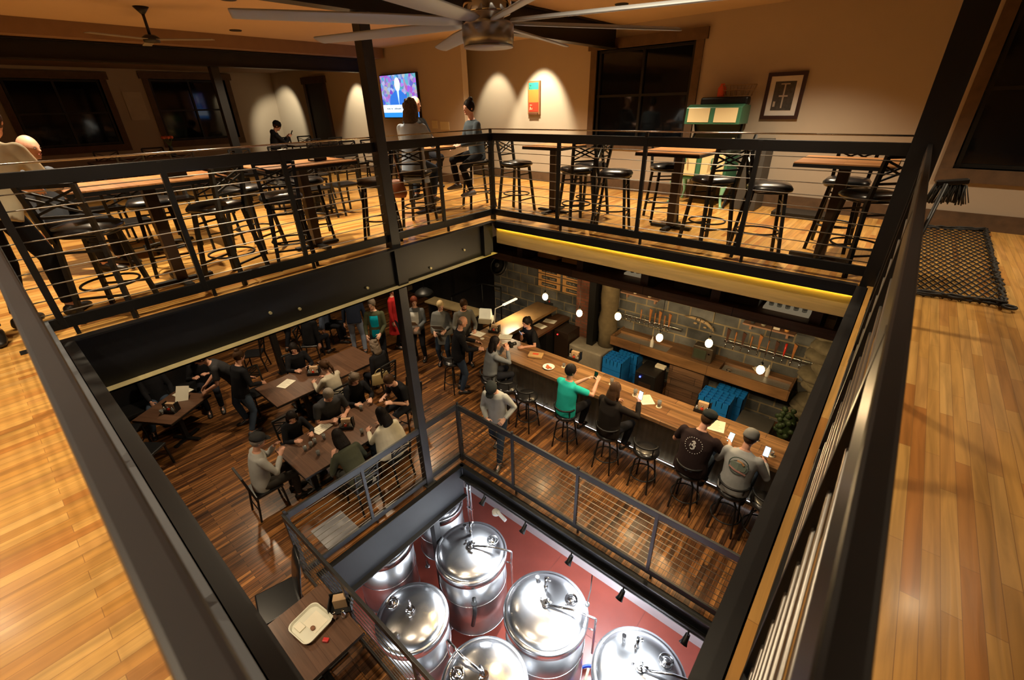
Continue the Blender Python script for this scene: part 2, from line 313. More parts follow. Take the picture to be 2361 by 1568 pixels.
# windows
def window(n, axis, a0, a1, z0, z1, pos, sgn, mull=1):
    """frame boards around the hole, sash bars, dark panes; pos(a) gives the wall face"""
    def P(a, d, z): return (a, pos(a)+d, z) if axis == 'x' else (pos(a)-d, a, z)
    e = obj('window_%d' % n, frame(P, a0, a1, z0, z1), TRIMW); e['kind'] = 'structure'
    mb = MB(); q = .045
    for a in [a0+q/2+.02, a1-q/2-.02]+[a0+(a1-a0)*k/(mull+1) for k in range(1, mull+1)]:
        mb.bar(P(a, .07, z0), P(a, .07, z1), q, q, (0, 1, 0) if axis == 'x' else (1, 0, 0))
    for z in (z0+.03, (z0+z1)/2, z1-.03): mb.bar(P(a0, .07, z), P(a1, .07, z), q*.9, q*.9)
    obj('window_sash', mb, BLACK, e)
    mb = MB(); mb.add([P(a0, .09, z0), P(a1, .09, z0), P(a1, .09, z1), P(a0, .09, z1), P(a0, .1, z0), P(a1, .1, z0), P(a1, .1, z1), P(a0, .1, z1)], [(0, 1, 2, 3), (4, 7, 6, 5), (0, 4, 5, 1), (1, 5, 6, 2), (2, 6, 7, 3), (3, 7, 4, 0)])
    obj('window_glass', mb, BLACKG, e)
def frame(P, a0, a1, z0, z1):
    mb = MB()
    for (p, q, zz0, zz1, e) in [(a0-.13, a0, z0-.13, z1, .03), (a1, a1+.13, z0-.13, z1, .03), (a0-.18, a1+.18, z1, z1+.16, .05), (a0-.13, a1+.13, z0-.16, z0, .035)]:
        v = [P(p, -e, zz0), P(q, -e, zz0), P(q, -e, zz1), P(p, -e, zz1), P(p, .1, zz0), P(q, .1, zz0), P(q, .1, zz1), P(p, .1, zz1)]
        mb.add(v, [(0, 1, 2, 3), (4, 7, 6, 5), (0, 4, 5, 1), (1, 5, 6, 2), (2, 6, 7, 3), (3, 7, 4, 0)])
    return mb
window(1, 'y', *W1, lambda a: BX0, 1); window(2, 'y', *W2, lambda a: BX0, 1)
window(3, 'x', *W3, wy, 1); window(4, 'x', *W4, wy, 1, 1)
# doorway at the far left corner
mb = MB(); mb.box((-9.15, TY-.04, 0), (-9.03, TY, 2.2)); mb.box((-8.1, TY-.04, 0), (-7.98, TY, 2.2)); mb.box((-9.2, TY-.06, 2.2), (-7.93, TY, 2.36)); d = struct('door_1', mb, DARKW)
mb = MB(); mb.box((-9.03, TY-.02, 0), (-8.1, TY-.005, 2.2)); obj('door_panel', mb, mat('dark_door', (.02, .014, .01), .5), d)
# ceiling beams, dropped soffit, posts
STL = MATS['black_steel']
def ibeam(name, label, p, q, h, wd, m_=None, group=None, cat='beam', t=.014):
    p = Vector(p); q = Vector(q); mb = MB(); mb.bar(p, q, t, h-2*t); mb.bar(p+Vector((0, 0, h/2-t/2)), q+Vector((0, 0, h/2-t/2)), wd, t); mb.bar(p-Vector((0, 0, h/2-t/2)), q-Vector((0, 0, h/2-t/2)), wd, t)
    return tag(obj(name, mb, m_ or STL), label, cat, group)
ibeam('ceiling_beam', 'black steel ceiling beam over the left railing and its tall column', (0, -8, 2.58), (0, 3.4, 2.58), .34, .18)
ibeam('ceiling_beam', 'black steel ceiling beam nearer the left windows, with a brown soffit above', (-5.6, -8, 2.42), (-5.6, 1.9, 2.42), .26, .2)
ibeam('ceiling_beam', 'black steel ceiling beam above the right near railing', (4.78, -8, 2.6), (4.78, 2.9, 2.6), .3, .18)
mb = MB(); mb.box((-5.75, -8.1, 2.56), (-5.2, 2.15, CZ)); mb.box((-11, -8.1, 2.56), (-5.75, 2.15, CZ-.02)); struct('trim_1', mb, mat('brown_soffit', (.2, .12, .07), .8))
def column(x, y, w_, z0, z1, label, m_=None, group=None):
    mb = MB(); mb.box((x-w_/2, y-w_/2, z0), (x+w_/2, y+w_/2, z1)); t = thing('steel_column', label, 'column', (x, y, z0), 0, group); mb.mx = None
    mb2 = MB(); mb2.box((-w_/2, -w_/2, 0), (w_/2, w_/2, z1-z0)); obj('shaft', mb2, m_ or STL, t, .004)
    mb3 = MB(); mb3.box((-w_*.8, -w_*.8, 0), (w_*.8, w_*.8, .015)); obj('base_plate', mb3, m_ or STL, t); return t
column(0, -1.88, .13, Z1, 2.42, 'tall black steel column standing in the left railings of both floors', STEELG)
column(4.76, .05, .2, Z1, 2.45, 'wide black steel column at the right corner of the upper opening')
column(-5.6, -1.35, .14, 0, 2.29, 'black steel column in front of the second left window', BLACK)
column(-5.5, -1.76, .13, Z1, -.32, 'black steel post among the dining tables of the bar floor')
column(.0, -1.88, .13, Z2, Z1-.37, 'dark steel column on the red brewery floor beneath the deck beam', STL)
# edge steel and beams of the upper opening
mb = MB()
for a, b in [((DX0, DY1, 0), (DX1, DY1+.075, 0))]:
    mb.box((DX0, DY1, -.085), (DX1, DY1+.075, .004)); mb.box((DX0, DY1, -.1), (DX1, DY1+.006, -.085))
tag(obj('edge_channel', mb, STL), 'black steel edge channel on top of the pale timber beam', 'edge channel')
mb = MB(); mb.box((DX0, DY1+.03, -.335), (DX1+.03, DY1+.14, -.085)); tag(obj('timber_beam', mb, GLULAM, bevel=.004), 'pale knotted timber beam under the far railing, above the bar', 'beam')
mb = MB(); mb.box((DX0+.02, DY1+.020, -.0905), (DX1, DY1+.0295, -.0858)); tag(obj('strip_light', mb, mat('yellow_led', (.9, .7, .1), .5, emit=(1, .68, .07), es=95, var=0)), 'thin yellow strip light along the top of the timber beam', 'strip light')
def channel(name, label, p, q, inward, h=.5, m_=None, fl=.1, t=.014, top=0):
    """steel channel beam with flanges towards the opening and a wooden nailer plate below it"""
    p = Vector(p); q = Vector(q); n = Vector(inward)
    e = thing(name, label, 'beam', p); q = q-p; p = Vector((0, 0, 0))
    z = Vector((0, 0, 1)); mb = MB()
    mb.bar(p-z*(h/2-top), q-z*(h/2-top), t, h); mb.bar(p+n*(-fl/2)+z*(top-.045), q+n*(-fl/2)+z*(top-.045), fl, t)
    mb.bar(p+n*(fl/2-.0)-z*(h-top-t/2), q+n*(fl/2)-z*(h-top-t/2), fl, t)
    d = (q-p); L_ = d.length; d.normalize(); k = max(1, int(L_/2.2))
    for i in range(1, k+1):
        c = p+d*(L_*i/(k+1)); 
    obj('web', mb, m_ or STL, e); return e
# left beam: deep steel, dusty bottom flange
e = channel('steel_beam', 'deep black steel beam under the left railing of the upper floor', (DX0-.06, DY0-.3, 0), (DX0-.06, DY1, 0), (1, 0, 0), .5)
mb = MB(); mb.box((.0, 0, -.5), (.1, -DY0+.3+DY1-.0, -.484)); obj('bottom_flange', mb, mat('dusty_flange', (.42, .36, .18), .8, var=.25), e)
mb = MB(); mb.box((-.02, 0, -.012), (.07, -DY0+.3+DY1, .004)); obj('top_flange', mb, STL, e)
mb = MB(); mb.cbox((.035, DY1-.08-(DY0-.3)-.1, -.25), (.06, .14, .47)); obj('corner_bracket', mb, STL, e)
mb = MB(); mb.cbox((.02, -1.88-(DY0-.3), -.25), (.06, .15, .47)); obj('stiffener', mb, STL, e)
rb = random.Random(3)
mb = MB()
for yy, zz in [(2.05, -.36), (1.75, -.3), (3.9, -.4), (4.55, -.3), (2.9, -.38)]: mb.tube([(.005, yy, zz), (.03, yy, zz)], .016, 8)
obj('bolt', mb, mat('dull_bolt', (.5, .45, .25), .5, .5), e)
e = channel('steel_beam', 'black steel beam under the right near railing of the upper floor', (DX1+.08, DY0-.3, 0), (DX1+.08, DY1, 0), (-1, 0, 0), .5)
mb = MB(); mb.box((-.08, 0, -.1), (0, -DY0+.3+DY1, .004)); obj('edge_angle', mb, STL, e)
e = channel('steel_beam', 'black steel beam under the left near railing of the upper floor', (DX0, DY0-.07, 0), (DX1, DY0-.07, 0), (0, 1, 0), .5)
mb = MB(); mb.box((0, 0, -.1), (DX1-DX0, .07, .004)); obj('edge_angle', mb, STL, e)
# beams of the bar-floor opening
def lowbeam(label, p, q, inward, h=.72):
    p = Vector(p); q = Vector(q)-p; n = Vector(inward); e = thing('steel_beam', label, 'beam', p); z = Vector((0, 0, 1)); o = Vector((0, 0, 0))
    mb = MB(); mb.bar(o-z*h/2, q-z*h/2, .016, h); obj('web', mb, mat('dark_web', (.014, .015, .018), .6), e)
    mb = MB(); mb.bar(o-n*.0-z*.0, q-z*.0, .14, .02); obj('top_flange', mb, STL, e)
    mb = MB(); mb.bar(o+n*.03-z*h, q+n*.03-z*h, .13, .02); obj('bottom_flange', mb, STEELG, e)
    return e
lowbeam('grey steel beam edging the brewery opening on its column side', (.1, -4.1, Z1-.02), (.1, LY1+.03, Z1-.02), (1, 0, 0))
e = lowbeam('grey steel beam edging the brewery opening on its bar side, carrying the track lights', (.1, LY1+.05, Z1-.02), (LX1, LY1+.05, Z1-.02), (0, -1, 0), .27)
lowbeam('grey steel beam edging the brewery opening on its takeout table side', (.1, LY0-.06, Z1-.02), (LX1, LY0-.06, Z1-.02), (0, 1, 0))
# ---------------------------------------------------------------- railings
def railing(label, p, q, posts, m_, z=0, boff=0, tz=1.21, bev=.003, caps=(), ncab=9, rod=True, feet=True, corner=(), ph=1.2, h0=.07):
    p = Vector((*p, z)); q = Vector((*q, z)); t = thing('cable_railing', label, 'railing', p, math.atan2(q.y-p.y, q.x-p.x)); L_ = (q-p).length
    mb = MB(); mb.box((0, -.016, 1.11), (L_, .016, tz)); obj('top_rail', mb, m_, t, bev)
    mb = MB(); mb.box((0, boff-.016, h0), (L_, boff+.016, h0+.09)); obj('bottom_rail', mb, m_, t, .003)
    for a in posts:
        w_ = .034 if a in corner else .022; zb = 0 if a in corner else h0
        mb = MB(); mb.box((a-w_, -w_*.8, zb), (a+w_, w_*.8, ph)); 
        if a in corner or a in caps: mb.box((a-.016, -.016, ph), (a+.016, .016, ph+.055))
        if not a in corner: mb.box((a-.014+.06, -.014, 0), (a+.014+.06, .014, h0))
        obj('post', mb, m_, t, .002)
    for k in range(ncab):
        zz = h0+.13+(1.10-h0-.16)*k/(ncab-1); mb = MB(); mb.tube([(0, 0, zz), (L_, 0, zz)], .0045, 6); obj('cable', mb, CABLE, t)
    if rod: mb = MB(); mb.tube([(.0, 0, 1.262), (L_, 0, 1.262)], .0075, 8); obj('handrail_rod', mb, ROD, t)
    return t
railing('black cable railing on the far side of the upper opening, above the bar', (0, 0), (4.68, 0), [0, 1.19, 2.37, 3.54], STL, caps=(2.37,), corner=(0,))
railing('black cable railing on the left side of the upper opening, passing the tall column', (0, -5.12), (0, 0), [.12, 1.12, 2.12, 4.12], STL, corner=())
railing('near black cable railing running down the right of the picture', (4.78, -8), (4.78, -.05), [1.6, 3.1, 3.8, 4.95, 6.1, 7.1], STL, corner=(), rod=False, bev=.006)
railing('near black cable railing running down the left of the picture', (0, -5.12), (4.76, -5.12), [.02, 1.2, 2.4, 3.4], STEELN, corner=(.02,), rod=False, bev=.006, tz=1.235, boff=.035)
railing('steel cable railing above the brewery, on the bar side', (.05, -1.13), (6.2, -1.13), [0, 1.2, 2.38, 3.52, 4.7], STEELG, Z1, corner=(0,), caps=(1.2, 2.38), rod=False)
railing('steel cable railing above the brewery, with the tall column in it', (.03, -4.04), (.03, -1.15), [0, 1.07], STEELG, Z1, corner=(0,), rod=False)
railing('steel cable railing above the brewery, beside the takeout table', (.05, -4.06), (6.2, -4.06), [1.3, 2.5, 3.7], STEELG, Z1, corner=(), rod=False)
# ---------------------------------------------------------------- furniture makers
def legs4(mb_list, parent, m_): 
    for mb in mb_list: obj('leg', mb, m_, parent)
def sq(x, y):
    r = math.hypot(x, y)
    return 1 if r < 1e-5 else 1/((abs(x/r)**4+abs(y/r)**4)**.25)
def high_stool(name='bar_stool'):
    """metal stool, crossed slats in the back, padded seat, ring footrest; faces +Y"""
    t = thing(name, 'stool', 'bar stool')
    mb = MB(); mb.lathe([(.0, .70), (.2, .70), (.215, .715), (.215, .735), (.19, .765), (.1, .782), (0, .785)], n=28); mb.v = [(x*sq(x, y)*1.0, y*sq(x, y)*.98+.01, z) for x, y, z in mb.v]; obj('seat', mb, VINYL, t)
    mb = MB(); mb.ring((0, .01, .695), .195, .014, 24, 8); obj('seat_frame', mb, BLACK, t)
    for sx in (-1, 1):
        mb = MB(); mb.bar((sx*.13, .15, .70), (sx*.19, .22, 0), .034, .034, (0, 1, 0)); obj('leg', mb, BLACK, t)
        mb = MB(); mb.bar((sx*.15, -.16, .70), (sx*.19, -.24, 0), .034, .034, (0, 1, 0)); obj('leg', mb, BLACK, t)
    mb = MB()
    for sx in (-1, 1): mb.bar((sx*.16, -.17, .66), (sx*.18, -.25, 1.1), .034, .034, (0, 1, 0))
    mb.bar((-.175, -.24, 1.09), (.175, -.24, 1.09), .03, .03); mb.bar((-.17, -.2, .86), (.17, -.2, .86), .02, .02); obj('back_frame', mb, BLACK, t)
    mb = MB()
    for a in (0, .05): mb.bar((-.16, -.235+.0, 1.06-a), (.16, -.205, .88+.05-a), .016, .016); mb.bar((.16, -.235, 1.06-a), (-.16, -.205, .88+.05-a), .016, .016)
    obj('crossed_slats', mb, BLACK, t)
    mb = MB(); mb.ring((0, -.01, .27), .2, .01, 28, 6, rx=.2, ry=.215); obj('footrest_ring', mb, BLACK, t)
    for a in (((-.15, .16, .58), (.15, .16, .58)), ((-.16, -.18, .58), (.16, -.18, .58)), ((-.17, .2, .2), (.17, .2, .2)), ((-.18, -.2, .2), (.18, -.2, .2))): mb = MB(); mb.bar(*a, .017, .017); obj('stretcher', mb, BLACK, t)
    return t
def round_stool(back=True):
    """swivel stool: round black seat, low curved back, bowed legs, ring footrest"""
    t = thing('swivel_stool', 'stool', 'bar stool')
    mb = MB(); mb.lathe([(.0, .69), (.19, .69), (.205, .71), (.2, .75), (.12, .765), (0, .768)], n=28); obj('seat', mb, VINYL, t)
    mb = MB(); mb.tube([(0, 0, .60), (0, 0, .69)], .05, 12); obj('swivel_hub', mb, BLACK, t)
    for k in range(4):
        a = PI/4+k*PI/2; c, s_ = math.cos(a), math.sin(a); mb = MB(); mb.tube([(c*.08, s_*.08, .62), (c*.16, s_*.16, .56), (c*.19, s_*.19, .34), (c*.235, s_*.235, 0)], .015, 8); obj('leg', mb, BLACK, t)
    mb = MB(); mb.ring((0, 0, .26), .205, .011, 28, 6); obj('footrest_ring', mb, BLACK, t)
    if back:
        mb = MB(); mb.ring((0, -.02, .93), .2, .016, 16, 6, PI*1.05, PI*1.95)
        for a in (1.2, 1.8): mb.tube([(.17*math.cos(a*PI), .17*math.sin(a*PI), .7), (.2*math.cos(a*PI), -.02+.2*math.sin(a*PI), .93)], .012, 6)
        obj('back_rail', mb, BLACK, t)
    return t
def dining_chair():
    t = thing('dining_chair', 'chair', 'chair')
    mb = MB(); mb.box((-.2, -.2, .43), (.2, .21, .475)); obj('seat', mb, VINYL, t, .015)
    for sx in (-1, 1):
        mb = MB(); mb.bar((sx*.17, .18, .43), (sx*.18, .2, 0), .026, .026, (0, 1, 0)); obj('leg', mb, BLACK, t)
        mb = MB(); mb.bar((sx*.17, -.18, .43), (sx*.18, -.24, 0), .026, .026, (0, 1, 0)); obj('leg', mb, BLACK, t)
    mb = MB()
    for sx in (-1, 1): mb.bar((sx*.18, -.19, .4), (sx*.19, -.27, .9), .028, .028, (0, 1, 0))
    mb.bar((-.19, -.27, .9), (.19, -.27, .9), .03, .03); mb.bar((-.185, -.235, .66), (.185, -.235, .66), .02, .02); obj('back_frame', mb, BLACK, t)
    mb = MB()
    for a in (0, .05): mb.bar((-.17, -.265, .87-a), (.17, -.24, .73-a), .014, .014); mb.bar((.17, -.265, .87-a), (-.17, -.24, .73-a), .014, .014)
    obj('crossed_slats', mb, BLACK, t)
    for a in (((-.18, .2, .2), (.18, .2, .2)), ((-.18, -.21, .2), (.18, -.21, .2))): mb = MB(); mb.bar(*a, .014, .014); obj('stretcher', mb, BLACK, t)
    return t
def ped_table(name, label, x, y, z, sx, sy, h, rz=0, top=TABW, pole=.1, group=None, poles=((0, 0),), pmat=DARKW):
    t = thing(name, label, 'table', (x, y, z), rz, group)
    mb = MB(); mb.box((-sx/2, -sy/2, h-.012), (sx/2, sy/2, h)); mb.cur = 1; mb.box((-sx/2-.003, -sy/2-.003, h-.045), (sx/2+.003, sy/2+.003, h-.0125)); obj('table_top', mb, [top, BLACK], t)
    for px, py in poles:
        mb = MB(); mb.box((px-pole/2, py-pole/2, .03), (px+pole/2, py+pole/2, h-.04)); obj('pedestal', mb, pmat, t, .003)
        mb = MB(); mb.bar((px-.28, py, .025), (px+.28, py, .025), .07, .03); mb.bar((px, py-.28, .025), (px, py+.28, .025), .07, .03); obj('base', mb, BLACK, t)
    return t
# upper floor high tables and stools
HT = [((.45, .95), 'high table with an orange wood top behind the far railing, nearest the corner post', .7, .7), ((2.4, 1.0), 'high table with an orange wood top in front of the green stove', .8, .95),
      ((4.22, .62), 'high table with an orange wood top beside the wide right column', .8, .75), ((-.82, -2.45), 'high table just left of the tall column, behind the left railing', .7, 1.1), ((-.72, -4.0), 'high table behind the left railing, nearest the left edge of the picture', .7, 1.2),
      ((-1.25, -.2), 'high table between the two women beside the corner post', .7, .7)]
for (x, y), lb, sx, sy in HT: ped_table('high_table', lb, x, y, 0, sx, sy, 1.0, 0, TABW, .1, 'high tables on the upper floor')
st = high_stool(); first = [True]
def place(proto, flag, x, y, z, face, label, group):
    rz = math.atan2(face[1]-y, face[0]-x)-PI/2 if isinstance(face, tuple) else face
    if flag[0]: flag[0] = False; proto.location = (x, y, z); proto.rotation_euler[2] = rz; proto['label'] = label; proto['group'] = group; return proto
    return dup(proto, (x, y, z), rz, label, group)
G = 'high stools on the upper floor'
for x, y, f, lb in [(-.12, .72, (.5, .72), 'high stool nearest the corner post, back to it, behind the far railing'),
    (1.13, .55, (.5, .95), 'high stool on the window side of the first orange table, black seat nearest the railing'),
    (1.02, 1.1, (.5, 1.1), 'high stool half hidden behind another at the first orange table, below the window'),
    (1.75, .5, (2.4, .7), 'lone high stool in the middle of the far railing, left of the second table'),
    (2.05, 1.45, (2.4, 1.0), 'high stool on the wall side of the second table, left of the stove'),
    (3.0, .55, (2.5, .95), 'high stool in front of the green stove legs, back turned right'),
    (3.62, .38, (4.2, .6), 'high stool with a gleaming seat at the left of the third table'),
    (4.22, 1.18, (4.22, .6), 'high stool behind the third table, its crossed back to the wall'),
    (4.5, .38, (4.2, .7), 'high stool partly hidden by the wide right column'),
    (-.42, -1.72, (-.9, -2.3), 'high stool just left of the foot of the tall column'),
    (-.36, -2.95, (-.85, -2.75), 'high stool with a round seat close behind the third post of the left railing'),
    (-1.28, -2.2, (-.8, -2.4), 'high stool on the far side of the table left of the column'),
    (-1.3, -2.95, (-.8, -2.7), 'high stool behind the table left of the column, nearer the left edge'),
    (-.38, -3.58, (-.8, -3.8), 'high stool with a bright highlight on its seat, behind the left railing'),
    (-1.25, -3.9, (-.8, -4), 'high stool behind the leftmost high table'),
    (-.30, -4.58, (-.7, -4.3), 'high stool at the bottom left, beside the dark trousered legs'),
    (-.89, .60, (-1.25, -.2), 'high stool under the young woman in the denim jacket'),
    (-.69, -.86, (-1.2, -.1), 'high stool under the woman in the pale jacket'),
    (-1.9, .18, (-1.25, -.2), 'high stool under the man hidden behind the pale jacket')]:
    place(st, first, x, y, 0, f, lb, G)
# low tables and chairs further back
LT = [(-2.6, -3.6, 1.0, 1.7), (-4.6, -1.0, .8, 1.5), (-6.9, -2.6, 1.0, 1.6), (-7.9, 1.35, .8, 1.2), (-4.5, 1.2, .8, 1.1), (-2.9, -1.3, .7, 1.0)]
LTL = ['low dark table behind the leftmost high table', 'low dark table in the middle of the far left seating', 'low dark table in front of the first left window, with a flower vase', 'low dark table where the boy in the cap sits', 'low dark table nearest the television wall', 'low dark table behind the high table left of the column']
for (x, y, sx, sy), lb in zip(LT, LTL): ped_table('dining_table', lb, x, y, 0, sx, sy, .76, 0, TABD, .08, 'low tables on the upper floor', pmat=BLACK)
dc = dining_chair(); fd = [True]
seat = {0: 'left', 1: 'right', 2: 'near', 3: 'far'}
for i, (x, y, sx, sy) in enumerate(LT):
    for k, (dx, dy) in enumerate([(-sx/2-.16, -sy/4), (-sx/2-.16, sy/4), (sx/2+.16, -sy/4), (sx/2+.16, sy/4)]):
        if i == 3 and k == 0: pass
        lb = 'black dining chair at the %s, %s corner seat on the %s side' % (LTL[i].split(' with')[0].replace('low dark table', 'table'), ['near', 'far', 'near', 'far'][k], ['window', 'window', 'railing', 'railing'][k])
        lb = ' '.join(lb.split()[:16]); lb = 'black chair, %s seat, %s side, %s' % (['near', 'far', 'near', 'far'][k], ['window', 'window', 'railing', 'railing'][k], ['table behind leftmost high table', 'table in middle of far seating', 'table at first left window', 'table of the boy in cap', 'table nearest television wall', 'table behind high table by column'][i])
        place(dc, fd, x+dx, y+dy, 0, (x, y+dy), lb, 'dining chairs on the upper floor')
# ---------------------------------------------------------------- ceiling fan, at rest
t = thing('ceiling_fan', 'large silver ceiling fan with eight long blades over the opening', 'ceiling fan', (2.96, -3.19, 1.80))
mb = MB(); mb.lathe([(0, 0), (.1, 0), (.12, .006), (.125, .04), (.125, .085), (.11, .1), (0, .1)], n=40); obj('light_cup', mb, STAINB, t)
mb = MB(); mb.lathe([(0, -.004), (.12, -.004), (.122, .002), (0, .002)], n=32); obj('diffuser', mb, mat('fan_diffuser', (.4, .36, .33), .4), t)
mb = MB(); mb.lathe([(.0, .1), (.075, .1), (.08, .12), (.11, .13), (.115, .14), (.115, .21), (.1, .235), (.06, .24), (0, .24)], n=40); obj('motor_housing', mb, CHROME, t)
mb = MB(); mb.tube([(0, 0, .24), (0, 0, .96)], .02, 12); obj('downrod', mb, CHROME, t)
for k in range(8):
    a = R_(15+45*k); c, s_ = math.cos(a), math.sin(a); mb = MB(); n0 = .13; L_ = 1.1
    X = Vector((c, s_, 0)); Y = Vector((-s_, c, 0)); Zv = Vector((0, 0, 1)); secs = []
    for q, wd in [(n0, .03), (.2, .045), (.5, .055), (L_-.01, .045), (L_, .04)]:
        secs.append((X*q+Zv*.1, (Y*math.cos(.25)+Zv*math.sin(.25)), (Zv*math.cos(.25)-Y*math.sin(.25)), wd, .008))
    mb.loft(secs, 12); obj('blade', mb, mat('fan_blade', (.42, .45, .48), .45, .1, var=.03), t)
# small black fan mount seen at the far left ceiling
t = thing('ceiling_fan', 'second, distant ceiling fan with a black canopy at the upper left', 'ceiling fan', (-3.4, -2.8, 2.38))
mb = MB(); mb.lathe([(0, 0), (.09, 0), (.1, .05), (.06, .08), (0, .08)], n=20); mb.tube([(0, 0, .08), (0, 0, .34)], .018, 8); obj('motor_housing', mb, BLACK, t)
mb = MB(); mb.lathe([(.02, .3), (.09, .38), (0, .38)], n=16); obj('canopy', mb, BLACK, t)
for k in range(3):
    a = R_(50+120*k); mb = MB(); mb.bar((math.cos(a)*.08, math.sin(a)*.08, .03), (math.cos(a)*.75, math.sin(a)*.75, .03), .11, .008); obj('blade', mb, mat('dim_blade', (.2, .19, .17), .5), t)
# can lights and washers
for i, (x, y) in enumerate(CANS):
    mb = MB(); mb.lathe([(.075, -.01), (.09, -.012), (.095, 0), (.075, .0)], n=20); o = tag(obj('downlight', mb, BLACK, loc=(x, y, CZ if x > -5.2 else 2.56)), 'round recessed ceiling downlight above the '+['right floor near the camera', 'right floor beside the mesh net', 'wall right of the picture', 'third high table', 'green stove corner', 'art wall', 'seats of the two women', 'stools left of the column', 'leftmost high table', 'middle of the far seating', 'first left window', 'near left floor, middle', 'near left floor, right', 'near left floor, left', 'television corner'][i], 'ceiling light', 'recessed downlights')
for px, py in [(1335, 0), (1511, 0)]:
    p = at(px, py-8, 2.66); t = thing('spotlight', 'small white ceiling spotlight %s the fan blade tip' % ('nearer the fan hub, before' if px < 1400 else 'farther right, just before'), 'spotlight', p, 0, 'ceiling spotlights')
    mb = MB(); mb.tube([(0, 0, -.02), (0, 0, .1)], .04, 14); obj('housing', mb, BLACK, t); mb = MB(); mb.lathe([(0, -.024), (.035, -.024), (.035, -.02), (0, -.02)], n=16); obj('lens', mb, mat('lit_lens', (1, 1, 1), .5, emit=(.8, .88, 1), es=30, var=0), t)
# ---------------------------------------------------------------- things on the upper walls
def wallbox(mb, x0, x1, z0, z1, d0, d1):
    mb.prism([(x0, wy(x0)-d1), (x1, wy(x1)-d1), (x1, wy(x1)-d0), (x0, wy(x0)-d0)], z0, z1)
p0 = aty(1775, 168, wy(2.8)); p1 = aty(1842, 272, wy(3.2)); X0, X1, Q1, Q0 = 2.69, 3.21, 1.90, 1.28
t = thing('framed_picture', 'black framed picture with a white mat on the wall right of the stove', 'picture', (0, 0, 0))
mb = MB(); 
for a in [(X0, X1, Q0, Q0+.05), (X0, X1, Q1-.05, Q1), (X0, X0+.05, Q0+.05, Q1-.05), (X1-.05, X1, Q0+.05, Q1-.05)]: wallbox(mb, *a, 0, .035)
obj('frame', mb, mat('mahogany_frame', (.03, .01, .008), .4), t)
mb = MB(); wallbox(mb, X0+.05, X1-.05, Q0+.05, Q1-.05, 0, .015); obj('mat_board', mb, mat('mat_board', (.62, .58, .54), .8), t)
mb = MB(); wallbox(mb, X0+.12, X1-.12, Q0+.12, Q1-.12, .015, .018); ph = obj('photograph', mb, mat('print_dark', (.05, .045, .04), .5, var=.8, vs=22), t)
mb = MB(); wallbox(mb, X0+.2, X1-.2, Q0+.3, Q0+.32, .018, .02); wallbox(mb, X0+.25, X0+.27, Q0+.15, Q0+.32, .018, .02); wallbox(mb, X1-.27, X1-.25, Q0+.32, Q0+.46, .018, .02); wallbox(mb, X0+.14, X0+.17, Q0+.17, Q0+.24, .018, .02); wallbox(mb, X0+.2, X1-.2, Q0+.46, Q0+.475, .018, .02); obj('print_figures', mb, mat('print_pale', (.42, .36, .3), .6), ph)
t = thing('wall_sign', 'tall narrow teal and orange beer sign on the brightly lit wall', 'sign', (0, 0, 0)); a, b = -2.07, -1.74
mb = MB(); wallbox(mb, a, b, 1.37, 2.0, 0, .05); obj('board', mb, mat('sign_wood', (.25, .11, .04), .6), t)
mb = MB(); mb.smooth = False
wallbox(mb, a+.03, b-.03, 1.84, 1.97, .05, .055); obj('teal_panel', mb, mat('sign_teal', (.02, .26, .22), .6), t)
mb = MB(); wallbox(mb, a+.03, b-.03, 1.6, 1.84, .05, .054); obj('amber_panel', mb, mat('sign_amber', (.45, .17, .03), .6), t)
mb = MB(); wallbox(mb, a+.03, b-.03, 1.42, 1.6, .05, .054); obj('red_panel', mb, mat('sign_red', (.42, .035, .012), .6), t)
DK = mat('sign_ink', (.03, .08, .09), .6, var=0); RL = mat('sign_pale', (.85, .5, .3), .6, var=0)
for z, s_, w_, mm in [(1.945, .025, .1, DK), (1.915, .04, .22, DK), (1.87, .045, .24, DK), (1.55, .03, .2, RL), (1.48, .08, .22, RL)]: scribble(mm, t, w_, s_, ((a+b)/2, wy(a)-.06, z), (PI/2, 0, 0), int(z*100))
mb = MB(); wallbox(mb, a+.04, b-.04, 1.37, 1.4, .05, .075); obj('cap_catcher', mb, mat('catcher_dark', (.12, .04, .02), .5), t)
# television
p = aty(858, 170, TY-.05); X0 = -5.42; X1 = -4.12; Q0, Q1 = 1.36, 2.22
t = thing('television', 'lit wall television showing a man in a blue suit and a caption bar', 'television', ((X0+X1)/2, TY, (Q0+Q1)/2)); hw, hh = (X1-X0)/2, (Q1-Q0)/2
mb = MB(); mb.box((-hw-.02, -.07, -hh-.02), (hw+.02, -.01, hh+.02)); obj('casing', mb, BLACK, t, .004)
def emi(n, c, e): return mat(n, (.02, .02, .02), .4, emit=c, es=e, var=0)
M = bpy.data.materials.new('tv_crowd'); M.use_nodes = True; N = M.node_tree.nodes; L = M.node_tree.links; b = N['Principled BSDF']; b.inputs['Base Color'].default_value = (.01, .01, .01, 1)
tc = N.new('ShaderNodeTexCoord'); vo = N.new('ShaderNodeTexVoronoi'); vo.inputs['Scale'].default_value = 13; L.new(tc.outputs['Object'], vo.inputs[0]); hs = N.new('ShaderNodeHueSaturation'); hs.inputs['Saturation'].default_value = .8
mxx = N.new('ShaderNodeMix'); mxx.data_type = 'RGBA'; mxx.inputs[0].default_value = .5; L.new(vo.outputs['Color'], mxx.inputs[6]); mxx.inputs[7].default_value = (.12, .16, .95, 1); L.new(mxx.outputs[2], b.inputs['Emission Color']); b.inputs['Emission Strength'].default_value = 1.0
mb = MB(); mb.box((-hw, -.075, -hh), (hw, -.07, hh)); sc_ = obj('screen', mb, M, t)
